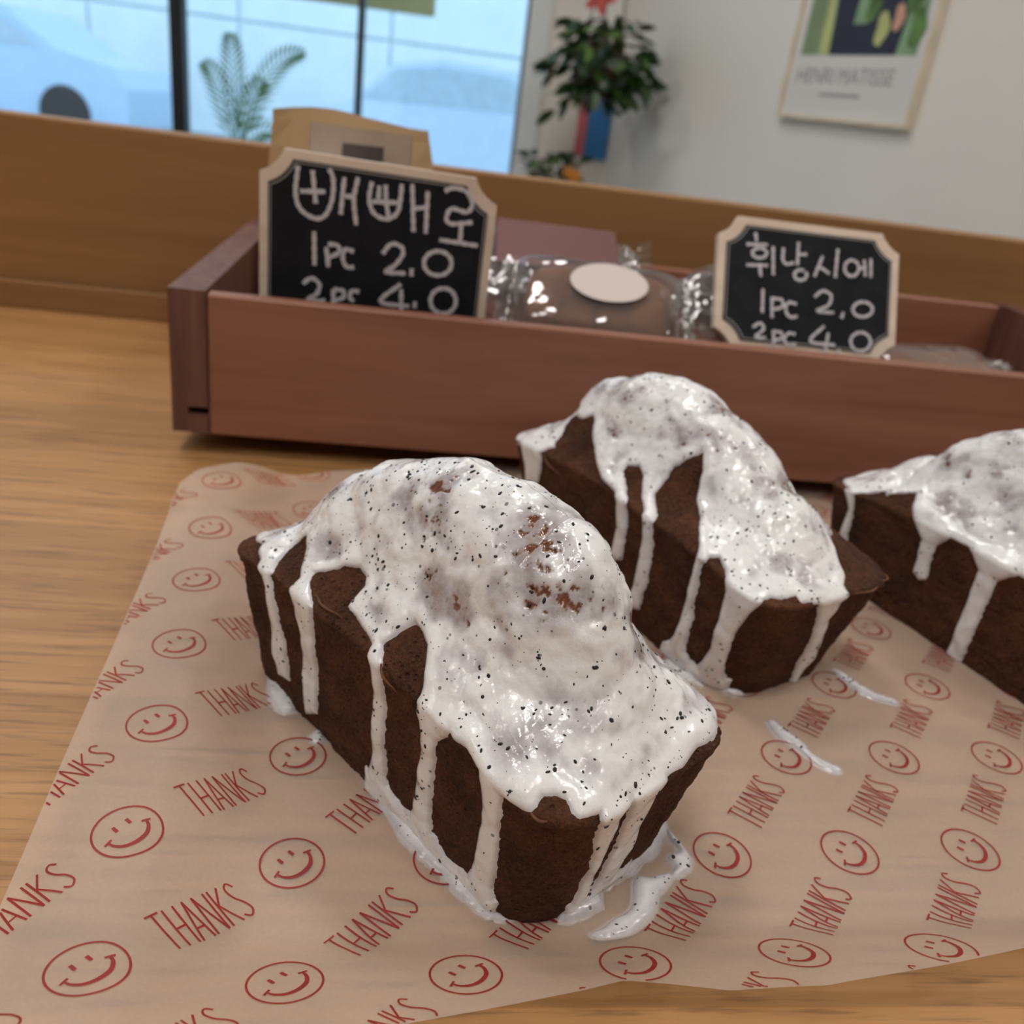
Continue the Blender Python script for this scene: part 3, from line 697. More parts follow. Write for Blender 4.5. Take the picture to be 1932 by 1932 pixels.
# ------------------------------------------------------------------ wrapped pastries in the tray
def pastry(label, cx, cy, cz, yaw, lean, L, Wd, H, filling, tag_card=None, seed=0, roll=0.0):
    """clear wrapper with crimped ends; local x long, y across, z thickness"""
    Rm = Matrix.Rotation(yaw, 3, 'Z') @ Matrix.Rotation(lean, 3, 'X') @ Matrix.Rotation(roll, 3, 'Y')
    Rm = np.array(Rm)
    pl = lambda V: bmap(np.asarray(V, float) @ Rm.T + np.array([cx, cy, cz]))
    t = empty('wrapped_pastry', tuple(pl(np.zeros((1, 3)))[0]), label, 'pastry', 'wrapped pastries in the tray', rotz=BD)
    # the cake bar: rounded brick
    n, k = 14, 28; V = []; F = []
    for i in range(n+1):
        ph = -math.pi/2+math.pi*i/n
        for j in range(k):
            th = 2*math.pi*j/k
            f = lambda c, e: math.copysign(abs(c)**e, c)
            V.append((L*.36*f(math.cos(ph), .35)*f(math.cos(th), .4), Wd*.34*f(math.cos(ph), .35)*f(math.sin(th), .4), H*.36*f(math.sin(ph), .6)))
    for i in range(n):
        for j in range(k): F.append((i*k+j, i*k+(j+1) % k, (i+1)*k+(j+1) % k, (i+1)*k+j))
    V = np.array(V); V += vnoise(V+seed, .008, seed)[:, None]*np.array([0, 0, .0012])
    obj('pastry_bar', pl(V), F, filling, t, smooth=True)
    # wrapper: pillow with flat end seals and wrinkles
    nu, nv = 46, 30; V = []; F = []
    for sgn in (1, -1):
        for i in range(nu+1):
            u = -1+2*i/nu
            for j in range(nv+1):
                v = -1+2*j/nv
                e = max(0, 1-abs(u/.86)**5)**.5 if abs(u) < .86 else 0
                hgt = H*.52*e*max(0, 1-abs(v)**3.5)**.6
                V.append((u*L*.5, v*Wd*.47*(1-.10*abs(u)**2), sgn*(hgt+.0002)))
    for s in range(2):
        o_ = s*(nu+1)*(nv+1)
        for i in range(nu):
            for j in range(nv):
                a = o_+i*(nv+1)+j; q = (a, a+nv+1, a+nv+2, a+1); F.append(q if s == 0 else q[::-1])
    V = np.array(V); wr = fbm(V*np.array([1, .6, .3])+seed*3.1, .010, seed, 3)
    endw = np.clip((np.abs(V[:, 0])/(L*.5)-.55)/.4, 0, 1)
    V[:, 2] += wr*(.0010+.0035*endw); V[:, 1] += vnoise(V+7, .012, seed+5)*.002*endw
    obj('wrapper', pl(V), F, M_film, t, smooth=True)
    for s in (-1, 1):           # crimped end seal
        V = []; F = []; m = 24
        for i in range(m+1):
            v = -1+2*i/m; zz = .0009*(-1)**i + .004*math.sin(v*3+seed)
            V += [(s*L*.5, v*Wd*.42, zz), (s*L*.58, v*Wd*.44, zz*1.6)]
        for i in range(m): F.append((2*i, 2*i+2, 2*i+3, 2*i+1))
        obj('end_seal', pl(np.array(V)), F, M_film, t)
    if tag_card == 'oval':
        V = [(.004, .005, H*.585)]; m = 32
        for i in range(m): V.append((.0225*math.cos(2*math.pi*i/m)+.004, .0145*math.sin(2*math.pi*i/m)+.005, H*.585))
        V = np.array(V); V = np.concatenate([V, V-np.array([0, 0, .0004])]); F = []
        for i in range(m):
            a, b = 1+i, 1+(i+1) % m; F += [(0, a, b), (m+1, m+1+b, m+1+a), (a, m+1+a, m+1+b, b)]
        obj('oval_label', pl(V), F, M_label, t)
    if tag_card == 'card':
        obj('card', *bevel_box(-L*.34, L*.34, -Wd*.2, Wd*.36, H*.54, H*.56, .0003, M=pl), M_mauve, t)
    return t
pastry('clear wrapped brown pastry with an oval white label', .222, .078, .078, -.16, .62, .118, .072, .030, M_bar, 'oval', 3)
pastry('clear wrapped pastry with a mauve card, behind the oval labelled one', .205, .150, .085, -.05, .55, .115, .075, .028, M_choc, 'card', 11)
pastry('clear wrapped dark chocolate pastry tucked behind the smaller price sign', .320, .130, .078, 1.05, .45, .110, .070, .034, M_choc, None, 21)
pastry('clear wrapped brown pastry between the two price signs, lowest in the tray', .165, .060, .046, .35, .05, .09, .060, .026, M_bar, None, 31)
pastry('clear wrapped dark pastry lying flat under the oval labelled one', .235, .055, .043, .05, .0, .100, .058, .026, M_choc, None, 41)
pastry('clear wrapped pastry at the far end of the tray beyond the smaller price sign', .470, .110, .050, .25, .2, .115, .070, .030, M_bar, None, 51)

# ------------------------------------------------------------------ printed paper sheet
LO = np.array([.070387, .183166]); LR = np.array([.037765, .007594]); LB = np.array([-.009324, .038321])
LINV = np.linalg.inv(np.stack([LR, LB], 1))
LBN = float(np.hypot(*LB)); BEND_J, BEND_R, BEND_A = -.52, .012, .47      # the front edge of the sheet bends up
def sstep(a, b, x):
    t = np.clip((x-a)/(b-a), 0, 1); return t*t*(3-2*t)
def paper_z(x, y):
    """height of the sheet above the worktop: curled up along its left and front edges"""
    x = np.asarray(x, float); y = np.asarray(y, float)
    ij = (np.stack([x-LO[0], y-LO[1]], -1)) @ LINV.T
    i, j = ij[..., 0], ij[..., 1]
    zl = .0112*sstep(-3.15, -3.95, i)*(1-.45*sstep(-4.2, -4.8, i))
    hx = np.clip((BEND_J-j)*LBN, 0, None); hm = BEND_R*math.sin(BEND_A)
    zf = np.where(hx < hm, BEND_R-np.sqrt(np.clip(BEND_R**2-hx**2, 0, None)), BEND_R*(1-math.cos(BEND_A))+(hx-hm)*math.tan(BEND_A))
    zf = np.minimum(zf, .0165)*(.97+.16*np.tanh((i+1.6)*1.5)+.05*np.sin(i*2.6+2.0))
    zb = .004*sstep(3.6, 5.2, j)*sstep(-1.0, -3.0, i)
    P = np.stack([x, y, np.zeros_like(x)], -1)
    wob = .0006*(vnoise(P, .045, 3)+.6)*(sstep(-2.6, -3.4, i)+sstep(.1, -.5, j)+sstep(2.2, 3.5, j)*.6)
    crease = .0016*np.exp(-((j-4.35+.35*(i+4))/.10)**2)*sstep(-2.9, -3.4, i)
    return .0006+np.sqrt(zl**2+zf**2)+zb+wob+crease

def bend(P):
    """flat sheet position -> position over the worktop once the front edge is bent up"""
    P = np.asarray(P, float); j = ((P-LO) @ LINV.T)[..., 1]
    a = np.clip((BEND_J-j)*LBN, 0, None); am = BEND_R*BEND_A
    h = np.where(a < am, BEND_R*np.sin(np.minimum(a/BEND_R, BEND_A)), BEND_R*math.sin(BEND_A)+(a-am)*math.cos(BEND_A))
    return P+((a-h)/LBN)[..., None]*LB

FRONT_PTS = np.array([(-.150, .0700), (-.088, .0790), (-.0474, .0910), (-.0254, .1005), (-.0028, .1114), (.0182, .1205), (.0297, .1252), (.0387, .1295), (.0487, .1281), (.0607, .1252), (.0813, .1281), (.0998, .1367), (.1383, .1543), (.34, .205)])
BACK_PTS = np.array([(-.1440, .340), (-.1405, .353), (-.117, .377), (-.088, .401), (-.060, .420), (.0, .452), (.10, .478), (.32, .520)])
def sheet_xy(s, t):
    def arc(P, q):
        L = np.concatenate([[0], np.cumsum(np.hypot(*np.diff(P, axis=0).T))]); L /= L[-1]
        return np.stack([np.interp(q, L, P[:, 0]), np.interp(q, L, P[:, 1])], -1)
    Fp = arc(FRONT_PTS[1:], s); Bp = arc(BACK_PTS, s)
    P = Fp*(1-t[..., None])+Bp*t[..., None]
    return P
ns, nt_ = 200, 170
Sg, Tg = np.meshgrid(np.linspace(0, 1, ns), np.linspace(0, 1, nt_), indexing='ij')
XY = bend(sheet_xy(Sg, Tg))
Vp = np.concatenate([XY, (paper_z(XY[..., 0], XY[..., 1])+ZC)[..., None]], -1).reshape(-1, 3)
I = np.arange(ns*nt_).reshape(ns, nt_)
Fp = np.stack([I[:-1, :-1], I[1:, :-1], I[1:, 1:], I[:-1, 1:]], -1).reshape(-1, 4)
pp = empty('paper_sheet', (0, .25, ZC), 'translucent greaseproof paper sheet printed with red smileys and the word THANKS', 'paper')
obj('sheet', Vp, Fp, M_paper, pp, smooth=True)
OUTLINE = np.concatenate([sheet_xy(np.linspace(0, 1, 60), np.zeros(60)), sheet_xy(np.ones(20), np.linspace(0, 1, 20)), sheet_xy(np.linspace(1, 0, 60), np.ones(60)), sheet_xy(np.zeros(20), np.linspace(1, 0, 20))])

def printed(name, strokes, cx, cy, ang):
    """ink strokes: [(polyline, width)] in print-local metres, laid on the sheet"""
    vf = []; c, s = math.cos(ang), math.sin(ang)
    for pth, wd in strokes:
        P = smooth_path(pth, .0006)
        P = P @ np.array([[c, s], [-s, c]]) + np.array([cx, cy])
        V2, F = ribbon(P, wd, 0)
        d = poly_sdf(V2[:, 0], V2[:, 1], OUTLINE); F = [q for q in F if min(d[i] for i in q) > .0002]
        if not F: continue
        V2 = bend(V2); z = paper_z(V2[:, 0], V2[:, 1])+.00022
        vf.append((np.concatenate([V2, (z+ZC)[:, None]], 1), F))
    if vf:
        V, F = join_vf(vf)
        used = sorted({i for q in F for i in q}); re = {a: b for b, a in enumerate(used)}
        obj(name, V[used], [tuple(re[i] for i in q) for q in F], M_print_red, pp)
PW = .00052
cir = [(.0079*math.cos(a), .0079*math.sin(a)) for a in np.linspace(0, 2*math.pi, 25)]
mouth = [(-.0050, -.0002), (-.0046, -.0018), (-.0030, -.0035), (-.0004, -.0042), (.0026, -.0036), (.0044, -.0018), (.0049, .0)]
def smiley_strokes():
    n = len(smooth_path(mouth, .0006)); w_ = .00045+.00065*np.sin(np.linspace(.1, math.pi-.25, n))
    return [(cir, PW), (mouth, w_), ([(-.0061, -.0004), (-.0040, .0003)], .0006), ([(.0039, .0003), (.0059, -.0004)], .0006),
            ([(-.0017, .0015), (-.0017, .0034)], .00085), ([(.0019, .0016), (.0019, .0035)], .00085)]
h_ = .0100
def thanks_strokes():
    x = -.0108; L = []
    def add(*ps): L.append(([(x+a, b) for a, b in ps], PW*.95))
    add((0, h_/2), (.0032, h_/2)); add((.0016, h_/2), (.0016, -h_/2)); x += .0042
    add((0, h_/2), (0, -h_/2)); add((.0026, h_/2), (.0026, -h_/2)); add((0, -.0002), (.0026, .0)); x += .0036
    add((0, -h_/2), (.0014, h_/2)); add((.0014, h_/2), (.0030, -h_/2)); add((.0006, -.0018), (.0024, -.0018)); x += .0039
    add((0, -h_/2), (0, h_/2)); add((0, h_/2), (.0030, -h_/2)); add((.0030, -h_/2), (.0030, h_/2)); x += .0042
    add((0, h_/2), (0, -h_/2)); add((.0026, h_/2), (0, .0002)); add((.0004, .0006), (.0029, -h_/2)); x += .0038
    add((.0026, h_/2-.0014), (.0016, h_/2), (.0004, h_/2-.0012), (.0008, .0012), (.0022, -.0012), (.0026, -h_/2+.0014), (.0012, -h_/2), (.0, -h_/2+.0012))
    return L
TXT = math.atan2(*(LR+LB)[::-1])
SS, TS = smiley_strokes(), thanks_strokes()
for i in range(-8, 12):
    for j in range(-3, 9):
        c = LO+i*LR+j*LB
        if poly_sdf(np.array([c[0]]), np.array([c[1]]), OUTLINE)[0] > -.009 and c[0] < .30: printed('smiley_print', SS, c[0], c[1], TXT)
        c = LO+(i+.5)*LR+(j+.5)*LB
        if poly_sdf(np.array([c[0]]), np.array([c[1]]), OUTLINE)[0] > -.012 and c[0] < .30: printed('thanks_print', TS, c[0], c[1], TXT)

# ------------------------------------------------------------------ the iced loaf cakes
WL,TL=.042,.058
def rrect(fr,a,b,rc):
    # fr in [0,1): fraction of a reference perimeter, starts mid right side, counter-clockwise
    a0,b0,r0=.030,.071,.017
    segs=[('l',b0-r0),('a',r0*np.pi/2),('l',2*(a0-r0)),('a',r0*np.pi/2),('l',2*(b0-r0)),('a',r0*np.pi/2),('l',2*(a0-r0)),('a',r0*np.pi/2),('l',b0-r0)]
    L=np.array([s[1] for s in segs]); cum=np.concatenate([[0],np.cumsum(L)]); P=cum[-1]
    d=(np.asarray(fr)%1.0)*P
    k=np.clip(np.searchsorted(cum,d,side='right')-1,0,8); q=(d-cum[k])/L[k]
    x=np.zeros_like(d);y=np.zeros_like(d)
    la,lb=a-rc,b-rc
    st=[(a,0,a,lb),None,(la,b,-la,b),None,(-a,lb,-a,-lb),None,(-la,-b,la,-b),None,(a,-lb,a,0)]
    ce=[None,(la,lb,0),None,(-la,lb,90),None,(-la,-lb,180),None,(la,-lb,270),None]
    for i in range(9):
        m=k==i
        if st[i] is not None:
            x0,y0,x1,y1=st[i]; x[m]=x0+(x1-x0)*q[m]; y[m]=y0+(y1-y0)*q[m]
        else:
            cx,cy,an=ce[i]; th=np.radians(an+90*q[m]); x[m]=cx+rc*np.cos(th); y[m]=cy+rc*np.sin(th)
    return x,y
a0,b0,r0=.030,.071,.017
PER=4*(a0-r0)+4*(b0-r0)+2*np.pi*r0
DEF=dict(bw=.0265,bl=.0655,br=.016,rw=.0325,rl=.0765,rr=.017,rimz=.040,rimb=.006,
  spine=[(-.044,.078),(-.035,.0865),(-.02,.0905),(0,.0900),(.02,.0850),(.035,.0785),(.044,.073)])
_K=np.linspace(0,1,201)
_G=np.interp(_K,[0,.10,.2,.32,.44,.56,.68,.8,.9,1],[0,.09,.17,.285,.465,.68,.85,.95,.987,1])
for _ in range(6): _G[1:-1]=np.convolve(np.pad(_G,6,mode='reflect',reflect_type='odd'),np.ones(13)/13,'valid')[1:-1]
def dome_profile(k): return np.interp(k,_K,_G)
def loaf(S,T,p=DEF):
    """S metres along perimeter, T metres up the surface"""
    fr=S/PER
    bx,by=rrect(fr,p['bw'],p['bl'],p['br']); rx,ry=rrect(fr,p['rw'],p['rl'],p['rr'])
    rz=p['rimz']+p['rimb']*np.clip(1-(ry/p['rl'])**2,0,1)
    t=np.clip(T/WL,0,1); k=np.clip((T-WL)/TL,0,1)
    x=bx+(rx-bx)*t; y=by+(ry-by)*t; z=rz*t
    hl=p['rl']-p['rw']; fe=p.get('fe',.97)
    # rounded plan of the dome: a stadium that the rim outline turns into on the way up
    L=[b0-r0,np.pi/2*r0,2*(a0-r0),np.pi/2*r0,2*(b0-r0),np.pi/2*r0,2*(a0-r0),np.pi/2*r0,b0-r0]; c=np.concatenate([[0],np.cumsum(L)])/PER
    f=fr%1.0
    ph=np.interp(f,[0,c[1],c[4],c[5],c[8],1],[0,0,np.pi,np.pi,2*np.pi,2*np.pi])
    yc=np.interp(f,[0,c[1],c[4],c[5],c[8],1],[0,hl,hl,-hl*fe,-hl*fe,0])
    Ry=np.where(np.sin(ph)<0,p['rl']-hl*fe,p['rw'])
    sp=np.array(p['spine']); sz=np.interp(yc,sp[:,0],sp[:,1])
    g=dome_profile(k); m=np.clip(k/.5,0,1); m=m*m*(3-2*m)
    xs=p['rw']*(1-k)*np.cos(ph); ys=yc+Ry*(1-k)*np.sin(ph)
    x=np.where(T>WL,rx*(1-k)*(1-m)+xs*m,x); y=np.where(T>WL,(ry+(yc-ry)*k)*(1-m)+ys*m,y)
    z=np.where(T>WL,rz+(sz-rz)*g,z)
    return np.stack([x,y,z],-1)

def to_world(P, pose):
    x, y, deg = pose; th = math.radians(deg); u = np.array([math.cos(th), math.sin(th)]); v = np.array([u[1], -u[0]])
    W = np.empty_like(P); W[..., :2] = P[..., 0:1]*v+P[..., 1:2]*u+np.array([x, y]); W[..., 2] = P[..., 2]+ZC+.0007
    return W

def grid_normals(P):
    dS = np.roll(P, -1, 0)-np.roll(P, 1, 0); dT = np.empty_like(P)
    dT[:, 1:-1] = P[:, 2:]-P[:, :-2]; dT[:, 0] = P[:, 1]-P[:, 0]; dT[:, -1] = P[:, -1]-P[:, -2]
    n = np.cross(dS, dT); L = np.linalg.norm(n, axis=-1, keepdims=True)
    n = n/np.maximum(L, 1e-12)
    n[:, -3:] = n[:, -4:-3]*.3+np.array([0, 0, .9]); n /= np.maximum(np.linalg.norm(n, axis=-1, keepdims=True), 1e-9)
    return n

def ico():
    import bmesh
    bm = bmesh.new(); bmesh.ops.create_icosphere(bm, subdivisions=1, radius=1)
    V = np.array([v.co[:] for v in bm.verts]); F = np.array([[v.index for v in f.verts] for f in bm.faces]); bm.free()
    return V, F
ICO_V, ICO_F = ico()
def seeds_on(P, Nn, count, rng, rmin, rmax):
    k = rng.choice(len(P), count, replace=count > len(P))
    V = []; F = []; n = 0
    for i in k:
        r = rmin+(rmax-rmin)*rng.random()**3
        s = r*np.array([1+.6*rng.random(), .6+.5*rng.random(), .55])
        nn = Nn[i]; a = np.cross(nn, rng.normal(size=3)); a /= np.linalg.norm(a)+1e-9; b = np.cross(nn, a)
        V.append(P[i]+ICO_V[:, :1]*s[0]*a+ICO_V[:, 1:2]*s[1]*b+ICO_V[:, 2:]*s[2]*nn); F.append(ICO_F+n); n += len(ICO_V)
    return np.concatenate(V), np.concatenate(F)

def blob_mesh(poly, hmax, R_, seed, step=.0005, grow=0.0):
    """flat puddle of icing: rounded edge, from an outline in world xy"""
    P = np.asarray(poly, float)
    P = np.concatenate([smooth_path(np.concatenate([P, P[:1]]), .001)])[:-1]
    x0, y0 = P.min(0)-.003; x1, y1 = P.max(0)+.003
    X, Y = np.meshgrid(np.arange(x0, x1, step), np.arange(y0, y1, step), indexing='ij')
    d = poly_sdf(X, Y, P)+grow
    pts = np.stack([X, Y, np.zeros_like(X)], -1)
    d = d+.0004*fbm(pts, .004, seed, 2)
    hh = np.where(d > 0, hmax*np.sqrt(np.clip(1-(1-np.clip(d/R_, 0, 1))**2, 0, 1)), d*.6)
    hh = hh*(1+.25*vnoise(pts, .006, seed+1)*(d > 0))
    Z = paper_z(X, Y)+hh+.0001
    V = np.stack([X, Y, Z+ZC], -1)
    I = np.arange(X.size).reshape(X.shape)
    F = np.stack([I[:-1, :-1], I[1:, :-1], I[1:, 1:], I[:-1, 1:]], -1).reshape(-1, 4)
    keep = (d.ravel()[F] > -.0006).any(1); F = F[keep]
    used, inv = np.unique(F, return_inverse=True); F = inv.reshape(F.shape)
    V = V.reshape(-1, 3)[used]; dd = d.ravel()[used]
    thin = np.clip(.42-dd/.003*.42, 0, .42)+.12
    return V, F, thin, dd

def build_cake(label, pose, prm, poly, seed, nseeds, puddles=(), bands=(), flakes=()):
    rng = np.random.default_rng(seed)
    root = empty('iced_loaf_cake', (pose[0], pose[1], ZC+.0007), label, 'cake', 'iced chocolate loaf cakes', rotz=math.radians(pose[2]-90))
    nS, nT = 900, 240
    S, T = np.meshgrid(np.linspace(0, PER, nS, endpoint=False), np.linspace(0, WL+TL, nT), indexing='ij')
    P = loaf(S, T, prm); Nn = grid_normals(P)
    d = poly_sdf(S*1000, T*1000, poly)/1000
    d = d+.0002*fbm(P, .005, seed+31, 2)
    for s0, s1, tb in bands:                           # icing run together along the foot of the wall
        foot = np.minimum(tb*.001*(.8+.35*fbm(P, .012, seed+71, 2))-T, np.minimum(S-s0*.001, s1*.001-S))
        d = np.maximum(d, foot)+.0010*np.exp(-(d-foot)**2/(2*.0022**2))*((d > -.004) & (foot > -.004))
    top = sstep(WL*.92, WL*1.2, T)
    lump = .0016*fbm(P+seed, .018, seed, 2)*top + .00045*fbm(P+seed, .006, seed+9, 2)*top
    lip = .0009*np.exp(-((T-WL)/.0020)**2)*(.45+.7*fbm(P, .007, seed+3, 3))*sstep(.002, -.001, d)
    side = .0006*fbm(P, .012, seed+5, 3)*(1-top)
    Pc = P+Nn*(lump+lip+side)[..., None]
    Nn = grid_normals(Pc)
    # the crumb
    crumb = .00030*fbm(P, .0016, seed+21, 2)
    C = to_world(Pc+Nn*crumb[..., None], pose)[::2, ::2]
    a, b = C.shape[:2]; I = np.arange(a*b).reshape(a, b); J = np.roll(I, -1, 0)
    F = np.stack([I[:, :-1], J[:, :-1], J[:, 1:], I[:, 1:]], -1).reshape(-1, 4)
    obj('crumb', C, F, M_cake, root, smooth=True)
    obj('base', C[::4, 0], [tuple(range(len(C[::4, 0])))[::-1]], M_cake, root)
    # the icing, a skin of varying thickness inside the outline (perimeter, height)
    body = sstep(.040, .052, T)
    R_ = .0034; th_max = .00120*(1-body)+.0010*body
    cov = fbm(P+3.3, .011, seed+41, 3)                 # where the icing settled thin on the dome
    streak = fbm(P*np.array([1.0, 1.0, .45])+9.1, .0052, seed+45, 3)
    thin = np.clip(sstep(-.35, .95, cov+.42*streak), 0, 1)*body*sstep(.0015, .007, d)
    grain = fbm(P+1.7, .0021, seed+51, 3)
    holes = sstep(.74, 1.15, .62*cov+.72*grain)*body*sstep(.003, .008, d)*sstep(.055, .07, T)
    cx = P[..., 0]-(.0075+.0035*np.sin(P[..., 1]*90+seed)+.0015*fbm(P, .008, seed+77, 2))
    crack = np.exp(-(cx/.0006)**2)*sstep(.030, .018, np.abs(P[..., 1]+.012))*sstep(.06, .068, T)*(.5+.5*vnoise(P, .006, seed+78))
    holes = np.maximum(holes, .8*crack)
    prof = np.sqrt(np.clip(1-(1-np.clip(d/R_, 0, 1))**2, 0, 1))
    edge = .00015*np.exp(-((d-.0028)/.0016)**2)
    th = np.where(d > 0, (th_max*prof*(1-.45*thin)+edge*prof)*(1-.65*holes), d*.9)
    th = th+np.where(d > .001, .00012*fbm(P, .0022, seed+61, 2)*body, 0)
    IV = Pc+Nn*th[..., None]
    W = to_world(IV, pose)
    W[..., 2] = np.maximum(W[..., 2], ZC+.0008)
    I = np.arange(nS*nT).reshape(nS, nT); J = np.roll(I, -1, 0)
    F = np.stack([I[:, :-1], J[:, :-1], J[:, 1:], I[:, 1:]], -1).reshape(-1, 4)
    keep = (d.ravel()[F] > -.0007).any(1); F = F[keep]
    used, inv = np.unique(F, return_inverse=True)
    ic = obj('icing', W.reshape(-1, 3)[used], inv.reshape(F.shape), M_icing, root, smooth=True)
    tval = np.clip(.06+.66*thin+.70*holes+.35*sstep(.0016, 0, d), 0, 1)
    float_attr(ic, 'thin', tval.ravel()[used])
    # dark seeds in the icing
    ok = (d > .0008) & (T < WL+TL*.97)
    dS = np.linalg.norm(np.roll(P, -1, 0)-P, axis=-1)
    wgt = (dS*ok).ravel(); wgt /= wgt.sum()
    k = rng.choice(len(wgt), nseeds, p=wgt)
    ncl = nseeds//4; off = rng.integers(-4, 5, ncl)*nT+rng.integers(-4, 5, ncl)      # some seeds sit in clusters
    kk = np.clip(k[rng.integers(0, nseeds//3, ncl)]+off, 0, len(wgt)-1); k[-ncl:] = np.where(ok.ravel()[kk], kk, k[-ncl:])
    th_w = math.radians(pose[2]-90); c_, s_ = math.cos(th_w), math.sin(th_w)
    NW = Nn.reshape(-1, 3)[k]; NW = np.stack([NW[:, 0]*c_-NW[:, 1]*s_, NW[:, 0]*s_+NW[:, 1]*c_, NW[:, 2]], 1)
    PV = W.reshape(-1, 3)[k]
    sv, sf = seeds_on(PV, NW, nseeds, rng, .00015, .00064)
    sd = obj('seed_specks', sv, sf, M_seed, ic); sd['kind'] = 'stuff'
    for fs, ft, fl, fa in flakes:                      # loose curls of crust along the rim
        q = np.linspace(0, 1, 7); s_q = (fs+fl*q)*.001; t_q = (ft+fl*fa*q)*.001
        base = loaf(s_q, t_q, prm); nb = loaf(s_q, t_q, dict(prm, rw=prm['rw']+.001, rl=prm['rl']+.001, bw=prm['bw']+.001, bl=prm['bl']+.001))-base
        nb /= np.linalg.norm(nb, axis=-1, keepdims=True)+1e-9
        pth = to_world(base+nb*(.0004+.0016*np.sin(math.pi*q)**2+.0008*q)[:, None], pose)
        obj('crust_flake', *tube_vf(pth, .00042*np.sin(math.pi*(.08+.86*q)), 5), M_flake, root, smooth=True)
    for nm in puddles:
        V, F, thn, dd = blob_mesh(np.array(PUDDLES[nm])/1000, .0018, .004, seed+len(nm), grow=.0010)
        pd = obj('icing_puddle', V, F, M_icing, root, smooth=True); float_attr(pd, 'thin', thn)
        m = dd > .0008
        sv, sf = seeds_on(V[m], np.tile([0, 0, 1.0], (m.sum(), 1)), max(8, int(m.sum()*.012)), rng, .00018, .0006)
        q = obj('seed_specks', sv, sf, M_seed, pd); q['kind'] = 'stuff'
    return root

def close_outline(mid, head, tail):
    return head+mid+tail+[(400, 300), (-25, 300)]
def drip(s, w, t):               # one drip on a hidden side: (perimeter mm, width mm, lowest point mm)
    return [(s-w*1.3, 42), (s-w/2, 36), (s-w/2, t+2), (s, t), (s+w/2, t+2), (s+w/2, 36), (s+w*1.3, 42)]
HEAD = [(-25, 42)]+drip(12, 6, -3)+drip(40, 7, 14)+drip(66, 8, -3)+drip(92, 6, 10)
front_mid = [(s, -4.0 if (t < 12.5 and s > 185) else t) for s, t in ICING_FRONT]
poly1 = close_outline(front_mid, HEAD+[(108, 43)], drip(318, 7, -3)+drip(345, 6, 12)+[(368, 42), (400, 42)])
mid_mid = [(s, -4.0 if (t < 10.2 and s > 224) else t) for s, t in ICING_MIDDLE]
poly2 = close_outline(mid_mid, HEAD[:-7]+[(95, 42), (125, 40)], [(330, 78), (350, 60), (372, 50), (400, 42)])
far = [(112, 46), (128, 47), (132, 44), (135.5, 34.8), (132.0, 21.5), (133, 10), (137, 10), (136.5, 22.0), (138, 34.6), (137.5, 44), (140, 54), (146, 49), (150, 58), (156, 52)]
poly3 = close_outline(far, HEAD[:-7]+[(95, 42)], drip(172, 6, 20)+drip(196, 7, -3)+drip(222, 6, 16)+drip(246, 8, -3)+drip(272, 7, -3)+drip(300, 6, 14)+drip(336, 7, -3)+[(372, 42), (400, 42)])
C1=dict(DEF,fe=.83,bw=.0295,bl=.0685,br=.0165,rl=.0770,rw=.0335,rr=.015,rimz=.0405,rimb=.007,spine=[(-.044,.086),(-.035,.0915),(-.02,.0945),(0,.0920),(.02,.0860),(.035,.0785),(.044,.071)])
C2=dict(DEF,bw=.0300,bl=.0700,br=.0190,rl=.081,rw=.0345,rr=.015,rimz=.043,spine=[(-.046,.067),(-.035,.0745),(-.02,.0835),(0,.0890),(.015,.0890),(.030,.0865),(.046,.078)])
C3=dict(DEF,bw=.0300,bl=.0700,rl=.079,rr=.015,spine=[(-.046,.072),(-.035,.080),(-.02,.088),(0,.0900),(.02,.086),(.035,.075),(.046,.062)])
POSES = {1:(-.0122,.2150,135.5),2:(.0670,.3290,125),3:(.2069,.3294,120)}

build_cake('glazed chocolate loaf cake with icing pooled around its base, nearest the curled paper edge', POSES[1], C1, poly1, 5, 1700, ('puddle_left', 'puddle_right', 'puddle_corner'), ((191, 247, 6.5), (266, 290, 6.0)), ((166, 46, 14, .0), (196, 44, 9, -.5), (246, 42.5, 7, .05)))
build_cake('glazed chocolate loaf cake with a bare brown corner, between two other cakes', POSES[2], C2, poly2, 12, 1100, ('puddle_middle',), ((225, 255, 6.5),), ((146, 42, 12, -.4), (128, 42, 6, .1), (286, 42, 9, .1), (300, 43, 7, .2)))
build_cake('glazed chocolate loaf cake with thin speckled icing, beyond the bare cornered cake', POSES[3], C3, poly3, 23, 600)

# icing spilt on the paper
SMEARS = {'drop_small': 'tiny drop of icing on the paper along the foot of the cake with pooled icing',
          'smear_comma': 'comma shaped smear of seedy icing on the paper beside the cake with pooled icing',
          'smear_arc': 'thin curved icing smear beside the comma shaped one',
          'smear_streak': 'thick straight icing streak crossing the edge of a red smiley',
          'smear_behind': 'small icing streak on the paper in the narrow gap between two cakes',
          'smear_far': 'faint long icing streak on the paper beside the bare cornered cake'}
rng = np.random.default_rng(4)
for k, lab in SMEARS.items():
    V, F, thn, dd = blob_mesh(np.array(PUDDLES[k])/1000, .0010, .0025, len(k)+len(lab), .0004)
    c = V.mean(0); root = empty('icing_smear', (c[0], c[1], V[:, 2].min()), lab, 'icing')
    o = obj('icing', V, F, M_icing, root, smooth=True); float_attr(o, 'thin', thn)
    m = dd > .0004
    if m.sum() > 20:
        sv, sf = seeds_on(V[m], np.tile([0, 0, 1.0], (m.sum(), 1)), max(6, int(m.sum()*.016)), rng, .0002, .0006)
        q = obj('seed_specks', sv, sf, M_seed, o); q['kind'] = 'stuff'

